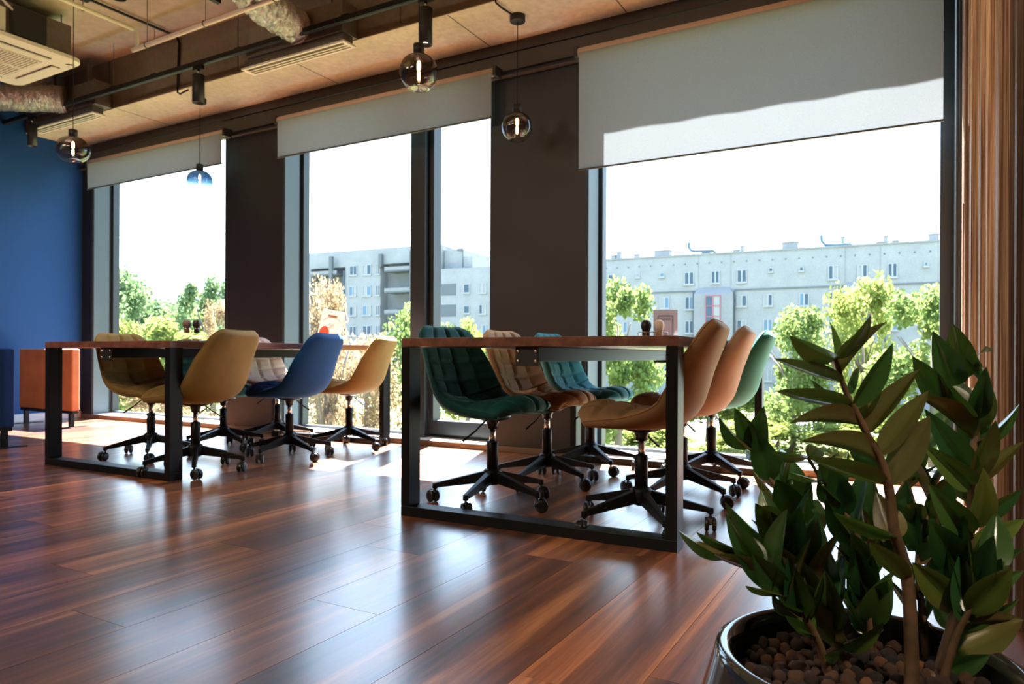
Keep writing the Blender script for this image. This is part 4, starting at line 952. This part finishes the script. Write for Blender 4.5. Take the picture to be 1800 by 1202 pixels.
def leaf_mat():
    m = mat('zz_leaf', (.02, .075, .022), .24); b = bsdf(m); n = m.node_tree
    oi = nd(m, 'ShaderNodeObjectInfo')
    c = cramp(m, oi.outputs['Random'], [(0, (.010, .050, .020)), (.6, (.020, .080, .022)), (.9, (.055, .115, .022)), (1, (.12, .17, .03))])
    g = nd(m, 'ShaderNodeNewGeometry'); under = mixc(m, .75, c, (.17, .125, .050))  # warm reflected light put into the leaf underside colour
    cc = mixc(m, g.outputs['Backfacing'], c, under); lk(m, cc, b.inputs['Base Color'])
    b.inputs['Specular IOR Level'].default_value = .6; b.inputs['Coat Weight'].default_value = .35; b.inputs['Coat Roughness'].default_value = .12
    v = mapping(m, (60, 9, 20)); nn = noise(m, v, 1, 3); bump(m, nn, .12, .003)
    tr = nd(m, 'ShaderNodeBsdfTranslucent'); tr.inputs[0].default_value = (.10, .24, .03, 1); mx = nd(m, 'ShaderNodeMixShader'); mx.inputs[0].default_value = .20
    out = n.nodes['Material Output']; lk(m, b.outputs[0], mx.inputs[1]); lk(m, tr.outputs[0], mx.inputs[2]); lk(m, mx.outputs[0], out.inputs[0]); return m
M['leaf'] = leaf_mat()
def stem_mat():
    m = mat('zz_stem', rough=.5); v = mapping(m, (1, 1, 1)); n = noise(m, v, 40, 3)
    lk(m, cramp(m, n, [(.35, (.075, .050, .025)), (.65, (.16, .095, .055))]), bsdf(m).inputs['Base Color']); return m
M['stem'] = stem_mat()
def leaf_mesh(bend, fold):
    NL, NW = 12, 6; vs = []; fs = []
    for i in range(NL + 1):
        f = i / NL; wdt = (math.sin(math.pi * f ** .80) ** .78) * (1 - .10 * f) * .5 if 0 < f < 1 else 0.012
        for k in range(NW + 1):
            s = -1 + 2 * k / NW; vs.append((s * wdt, f, -bend * f * f + fold * abs(s) * wdt - .10 * s * s * wdt))
    for i in range(NL):
        for k in range(NW):
            a = i * (NW + 1) + k; fs.append((a, a + 1, a + NW + 2, a + NW + 1))
    me = MB().add(vs, fs, True).mesh('leaf')
    if sum(p.normal.z for p in me.polygons) < 0: me.flip_normals()
    return me
LM = [leaf_mesh(.05, .30), leaf_mesh(.14, .42), leaf_mesh(-.02, .22)]
zz = thing('zz_plant', 'glossy dark green zz plant with many leafy stems in the black pot', 'plant', (PCX, PCY, .262))
ZO = Vector((PCX, PCY, .262)); SO = []
for rad, pts in STEMS:
    P = [Vector(q) for q in pts]
    low = P[-1]; base = Vector((PCX + (low.x - PCX) * .85, PCY + (low.y - PCY) * .85, .262)); P.append((low + base) / 2); P.append(base)
    Q = catmull([tuple(q - ZO) for q in P], 40); nq = len(Q)
    SO.append(MB().tube(Q, rad, 10, [rad * (.30 + .95 * i / (nq - 1)) for i in range(nq)]).build('stem', M['stem'], zz))
rl = random.Random(2)
for st, bx, by, bz, tx, ty, tz, wd, nx, ny, nz in LEAVES:
    B = Vector((bx, by, bz)); T = Vector((tx, ty, tz)); L = (T - B).length; Y = (T - B).normalized(); N = Vector((nx, ny, nz)); N = (N - Y * N.dot(Y)).normalized(); X = Y.cross(N)
    o = ob('leaf', rl.choice(LM), M['leaf'], SO[st]); q = B - ZO
    m3 = Matrix(((X.x * wd, Y.x * L, N.x * L, q.x), (X.y * wd, Y.y * L, N.y * L, q.y), (X.z * wd, Y.z * L, N.z * L, q.z), (0, 0, 0, 1)))
    o.matrix_local = m3

# ------------------------------------------------------------------ outdoors
GZ = -4.5
def grass_mat():
    m = mat('lawn', rough=.95); v = mapping(m, (1, 1, 1)); n = noise(m, v, .35, 5); n2 = noise(m, v, 3, 4)
    c = cramp(m, n, [(.35, (.08, .105, .03)), (.65, (.14, .155, .055))]); g = cramp(m, n2, [(.3, (.7, .7, .7)), (.7, (1.15, 1.15, 1.1))])
    lk(m, mixc(m, .8, c, g, 'MULTIPLY'), bsdf(m).inputs['Base Color']); return m
M['lawn'] = grass_mat()
struct('lawn', box(-190, 5.5, GZ - .3, 90, 150, GZ).build('lawn', M['lawn']))
M['asphalt'] = concrete('asphalt', (.16, .17, .18), (.22, .23, .24), 2)
struct('road', box(-120, 56, GZ, 70, 64, GZ + .03).build('road', M['asphalt']))
struct('pavement', box(-120, 52.5, GZ, 70, 55, GZ + .06).build('pavement', concrete('paving', (.38, .38, .37), (.48, .47, .45), 2)))
M['render'] = concrete('pale_render', (.178, .187, .189), (.215, .225, .226), .5)
M['render2'] = concrete('pale_render_grey', (.15, .158, .163), (.175, .184, .188), .5)
M['winframe'] = mat('white_window_frame', (.24, .25, .25), .7); M['brownframe'] = mat('maroon_window_frame', (.22, .07, .09), .5)
M['pane'] = mat('far_window_pane', (.04, .07, .10), .3, Specular_IOR_Level=.2); M['curtain'] = mat('curtained_pane', (.19, .20, .20), .5); M['pane2'] = mat('bright_window_pane', (.08, .15, .22), .3, Specular_IOR_Level=.2)
M['bluepipe'] = mat('blue_grey_flue', (.07, .12, .16), .7, Specular_IOR_Level=.1); M['stone'] = mat('grey_band', (.075, .088, .092), .8)
rb = random.Random(31)
def far_window(par, x0, z0, x1, z1, y=0, fr='winframe', bars=1, rows=0):
    f = MB(); t = .09; d = .10
    f.box(x0, y - d, z0, x0 + t, y + .02, z1).box(x1 - t, y - d, z0, x1, y + .02, z1).box(x0 + t, y - d, z1 - t, x1 - t, y + .02, z1).box(x0 + t, y - d, z0, x1 - t, y + .02, z0 + t)
    f.box(x0 - .08, y - .22, z0 - .12, x1 + .08, y + .02, z0)
    cols = bars + 1; cw = (x1 - x0 - 2 * t) / cols
    for k in range(1, cols): f.box(x0 + t + k * cw - .07, y - d, z0 + t, x0 + t + k * cw + .07, y + .02, z1 - t)
    for k in range(rows):
        zz_ = z0 + (z1 - z0) * (k + 1) / (rows + 1); f.box(x0 + t, y - d, zz_ - .05, x1 - t, y + .02, zz_ + .05)
    o = f.build('window', M[fr], par)
    for k in range(cols):
        box(x0 + t + k * cw + (.07 if k else 0), y - .03, z0 + t, x0 + t + (k + 1) * cw - (.07 if k < cols - 1 else 0), y + .01, z1 - t).build('pane', M[rb.choice(['pane', 'pane', 'pane2', 'curtain'])], o)
# long pale block on the right
B = thing('apartment_block', 'long pale four-storey apartment block with two stair bays behind the trees, right', 'building', (-13.0, 80.0, 0), math.atan2(.0576, .9983))
box(-23, 0, GZ, 24, 11, 12.12).build('wall', M['render'], B)
box(-23.1, -.12, 12.02, 24.1, 11.1, 12.2).build('parapet', M['render2'], B)
box(-23, -.12, 7.92, -8.4, 0, 8.06).build('string_course', M['stone'], B); box(-4.1, -.12, 7.92, 6.7, 0, 8.06).build('string_course', M['stone'], B); box(10.4, -.12, 7.92, 24, 0, 8.06).build('string_course', M['stone'], B)
for x0, x1 in ((-8.35, -4.15), (6.6, 10.45)):
    box(x0, -.9, GZ, x1, 0, 7.6).build('stair_bay', M['render2'], B)
    MB().add([(x0, -.9, 7.6), (x1, -.9, 7.6), (x1, 0, 7.6), (x0, 0, 7.6), (x0 + .5, -.02, 8.35), (x1 - .5, -.02, 8.35), (x1 - .5, 0, 8.35), (x0 + .5, 0, 8.35)], [(0, 1, 2, 3), (0, 4, 5, 1), (1, 5, 6, 2), (2, 6, 7, 3), (3, 7, 4, 0), (4, 7, 6, 5)]).build('bay_roof', M['render2'], B)
    for x in (x0 - .22, x1 + .10): MB().cyl((x, -.12, GZ), (x, -.12, 8.0), .07, 8).build('downpipe', M['stone'], B)
    xm = (x0 + x1) / 2
    far_window(B, xm - .82, 3.94, xm + .82, 7.4, -.9, 'brownframe', 1, 2); far_window(B, xm - .82, -1.4, xm + .82, 2.6, -.9, 'brownframe', 1, 2)
for x in (-8.0, -4.5, 6.9, 10.1): box(x - .03, -.03, 8.4, x + .03, 0, 12.0).build('wall_joint', M['render2'], B)
for x0, z0, x1, z1 in RB['big1']: far_window(B, x0, z0, x1, z1)
for x0, z0, x1, z1 in RB['small1']: far_window(B, x0, z0, x1, z1, 0, 'winframe', 0)
for x0, z0, x1, z1 in RB['row2']:
    for dz in (0, -2.7, -5.4, -8.1): far_window(B, x0, z0 + dz, x1, z1 + dz)
for dz in (0, -2.7, -5.4): far_window(B, -17.2, 6.1 + dz, -16.2, 7.4 + dz)
dm = MB().lathe([(.001, -.02), (.10, -.02), (.10, .02), (.001, .02)], 8, smooth=False).mesh('vent_hole')
x = -18.8
while x < 15.5: ob('vent_hole', dm, M['stone'], B, (x, -.01, 11.1), (R(90), 0, 0)); x += 1.33
for x0, z0, x1, z1 in RB['roofbox']:
    o = box(x0, 1.0, 12.0, x1, 1.0 + max(.6, (x1 - x0) * .7), z1).build('chimney', M['render'], B)
    box(x0 - .08, .92, z1, x1 + .08, 1.08 + max(.6, (x1 - x0) * .7), z1 + .09).build('chimney_cap', M['render2'], o)
for pl in RB['pipes']: MB().tube([(u, .6, z) for u, z in pl], .15, 8).build('bent_flue', M['bluepipe'], B)
# middle block with loggias
B = thing('apartment_block', 'pale apartment block with dark loggias seen through the middle window', 'building', (-64.7, 74.85, 0), math.atan2(.0802, .9968))
box(-14, 1.7, GZ, 10.9, 14, 15.1).build('wall', M['render2'], B)
box(-14, 0, 13.4, 10.9, 3.2, 15.17).build('upper_wall', M['render'], B)
box(-4.17, 0, GZ, 1.7, 3.2, 13.4).build('front_wall', M['render'], B)
box(-14, 0, GZ, -10.3, 3.2, 13.4).build('front_wall', M['render'], B); box(7.75, 0, GZ, 10.9, 3.2, 13.4).build('front_wall', M['render'], B)
for a, b_, z0, z1 in ((-10.3, -4.17, 12.9, 13.4), (1.7, 7.75, 13.0, 13.4)): box(a, 0, z0, b_, .4, z1).build('lintel', M['render'], B)
for a, b_, zs in ((-9.9, -5.1, (11.8, 8.9, 6.0, 3.1)), (2.9, 7.75, (11.85, 9.0, 6.1, 3.2))):
    for z in zs:
        o = box(a, -.8, z, b_, 3.2, z + .22).build('balcony_slab', M['stone'], B); box(a, -.8, z + .22, b_, -.68, z + .62).build('balcony_front', M['render2'], o)
for x0, x1, zt in ((-6.27, -5.77, 14.4), (7.01, 7.46, 14.42)): box(x0, -1.0, GZ, x1, -.55, zt).build('balcony_pillar', M['stone'], B)
box(1.76, -.6, 12.56, 2.23, -.1, 14.33).build('flue_stub', M['stone'], B)
MB().cyl((-4.35, -.1, GZ), (-4.35, -.1, 12.4), .14, 8).build('downpipe', M['stone'], B)
for x0, z0, x1, z1 in MBW[:9]:
    far_window(B, x0, z0, x1, z1)
for x0, z0, x1, z1 in MBW[6:9]:
    far_window(B, x0, z0 - 2.75, x1, z1 - 2.75)
# lower wing
B2 = thing('apartment_wing', 'lower pale wing with stepped roof between the sash and the pillar', 'building', (-64.7, 74.85, 0), math.atan2(.0802, .9968))
box(11.0, 0, GZ, 24, 10, 11.9).build('wall', M['render'], B2); box(11.0, 1.2, 11.9, 13.8, 9, 14.5).build('roof_tower', M['render'], B2); box(13.8, 1.2, 11.9, 15.2, 9, 13.5).build('roof_tower', M['render'], B2)
box(13.75, 1.1, 11.95, 13.85, 1.2, 14.4).build('downpipe', M['stone'], B2); box(13.0, 1.0, 14.35, 13.85, 1.2, 14.6).build('roof_edge', M['stone'], B2); box(14.2, 1.0, 11.9, 15.0, 1.2, 12.15).build('roof_edge', M['stone'], B2)
for x0, z0, x1, z1 in MBW[9:]: far_window(B2, x0, z0, x1, z1, bars=0 if x1 - x0 < .95 else 1)
for x0, z0, x1, z1 in MBL: box(x0, -.06, z0, x1, .02, z1).build('balcony_screen', M['stone'], B2)

# trees
def leafy(name, cols, trans):
    m = bpy.data.materials.new(name); m.use_nodes = True; n = m.node_tree; n.nodes.clear()
    o = n.nodes.new('ShaderNodeOutputMaterial'); d = n.nodes.new('ShaderNodeBsdfDiffuse'); t = n.nodes.new('ShaderNodeBsdfTranslucent'); mx = n.nodes.new('ShaderNodeMixShader')
    v = mapping(m, (1, 1, 1)); f = noise(m, v, 2.4, 3); c = cramp(m, f, [(.3, cols[0]), (.7, cols[1])]); lk(m, c, d.inputs[0]); lk(m, c, t.inputs[0]); mx.inputs[0].default_value = trans
    lk(m, d.outputs[0], mx.inputs[1]); lk(m, t.outputs[0], mx.inputs[2]); lk(m, mx.outputs[0], o.inputs[0]); return m
M['lf_green'] = leafy('spring_foliage', ((.085, .14, .045), (.22, .27, .085)), .5)
M['lf_dark'] = leafy('deep_foliage', ((.09, .155, .075), (.20, .27, .12)), .45)
M['lf_copper'] = leafy('copper_foliage', ((.20, .125, .065), (.38, .29, .175)), .5)
M['lf_yellow'] = leafy('yellow_green_foliage', ((.15, .195, .05), (.27, .30, .085)), .5)
M['bark'] = mat('bark', (.14, .11, .09), .9)
def crown_mesh(seed, n, leaf, blobs=16):
    r = random.Random(seed); mb = MB(); bl = []
    for i in range(blobs):
        a = r.uniform(0, 6.283); zz_ = r.uniform(-.95, .75); q = math.sqrt(max(0, 1.15 - zz_ * zz_)) * r.uniform(.2, .85); bl.append((q * math.cos(a), q * math.sin(a), zz_, r.uniform(.18, .38)))
    bl.append((0, 0, .78, .26)); vs = []; fs = []
    for i in range(n):
        x, y, z, rad = r.choice(bl); d = Vector((r.gauss(0, 1), r.gauss(0, 1), r.gauss(0, 1))).normalized() * rad * (r.random() ** .55)
        c = Vector((x, y, z)) + d; q = Matrix.Rotation(r.uniform(0, 6.28), 3, 'Z') @ Matrix.Rotation(r.uniform(-1.2, 1.2), 3, 'X') @ Matrix.Rotation(r.uniform(-1.2, 1.2), 3, 'Y')
        s = leaf * r.uniform(.6, 1.3); k = len(vs)
        for u, v in ((-.5, -.25), (0, -.6), (.5, -.15), (.35, .45), (-.3, .5)): vs.append(tuple(c + q @ Vector((u * s, v * s, .12 * s * (u * u)))))
        fs.append((k, k + 1, k + 2, k + 3, k + 4))
    return mb.add(vs, fs, False).mesh('crown')
CM = [crown_mesh(1, 11000, .052, 22), crown_mesh(2, 11000, .052, 24), crown_mesh(3, 11000, .052, 28), crown_mesh(4, 22000, .030, 30)]
def tree(label, x, y, ztop, zbot, rad, m, mi, cat='tree', name='leafy_tree', group=None, trunk=True):
    t = thing(name, label, cat, (x, y, GZ), group=group)
    c = ob('crown', CM[mi], M[m], t, (0, 0, (ztop + zbot) / 2 - GZ), (0, 0, mi * 1.3 + x)); c.scale = (rad, rad, (ztop - zbot) / 2); c['kind'] = 'stuff'
    if trunk:
        h = (ztop + zbot) / 2 - GZ; MB().tube([(0, 0, 0), (.05, .03, h * .5), (0, 0, h * 1.2)], .15, 8, [.028 * h + .04, .02 * h + .03, .03]).build('trunk', M['bark'], t)
        for k in range(4):
            a = k * 1.6 + x; MB().tube([(0, 0, h * .75), (rad * .35 * math.cos(a), rad * .35 * math.sin(a), h * 1.05), (rad * .6 * math.cos(a), rad * .6 * math.sin(a), h * 1.2)], .05, 6, [.07, .045, .02]).build('branch', M['bark'], t)
    return t
for a in TREES: tree(*a)
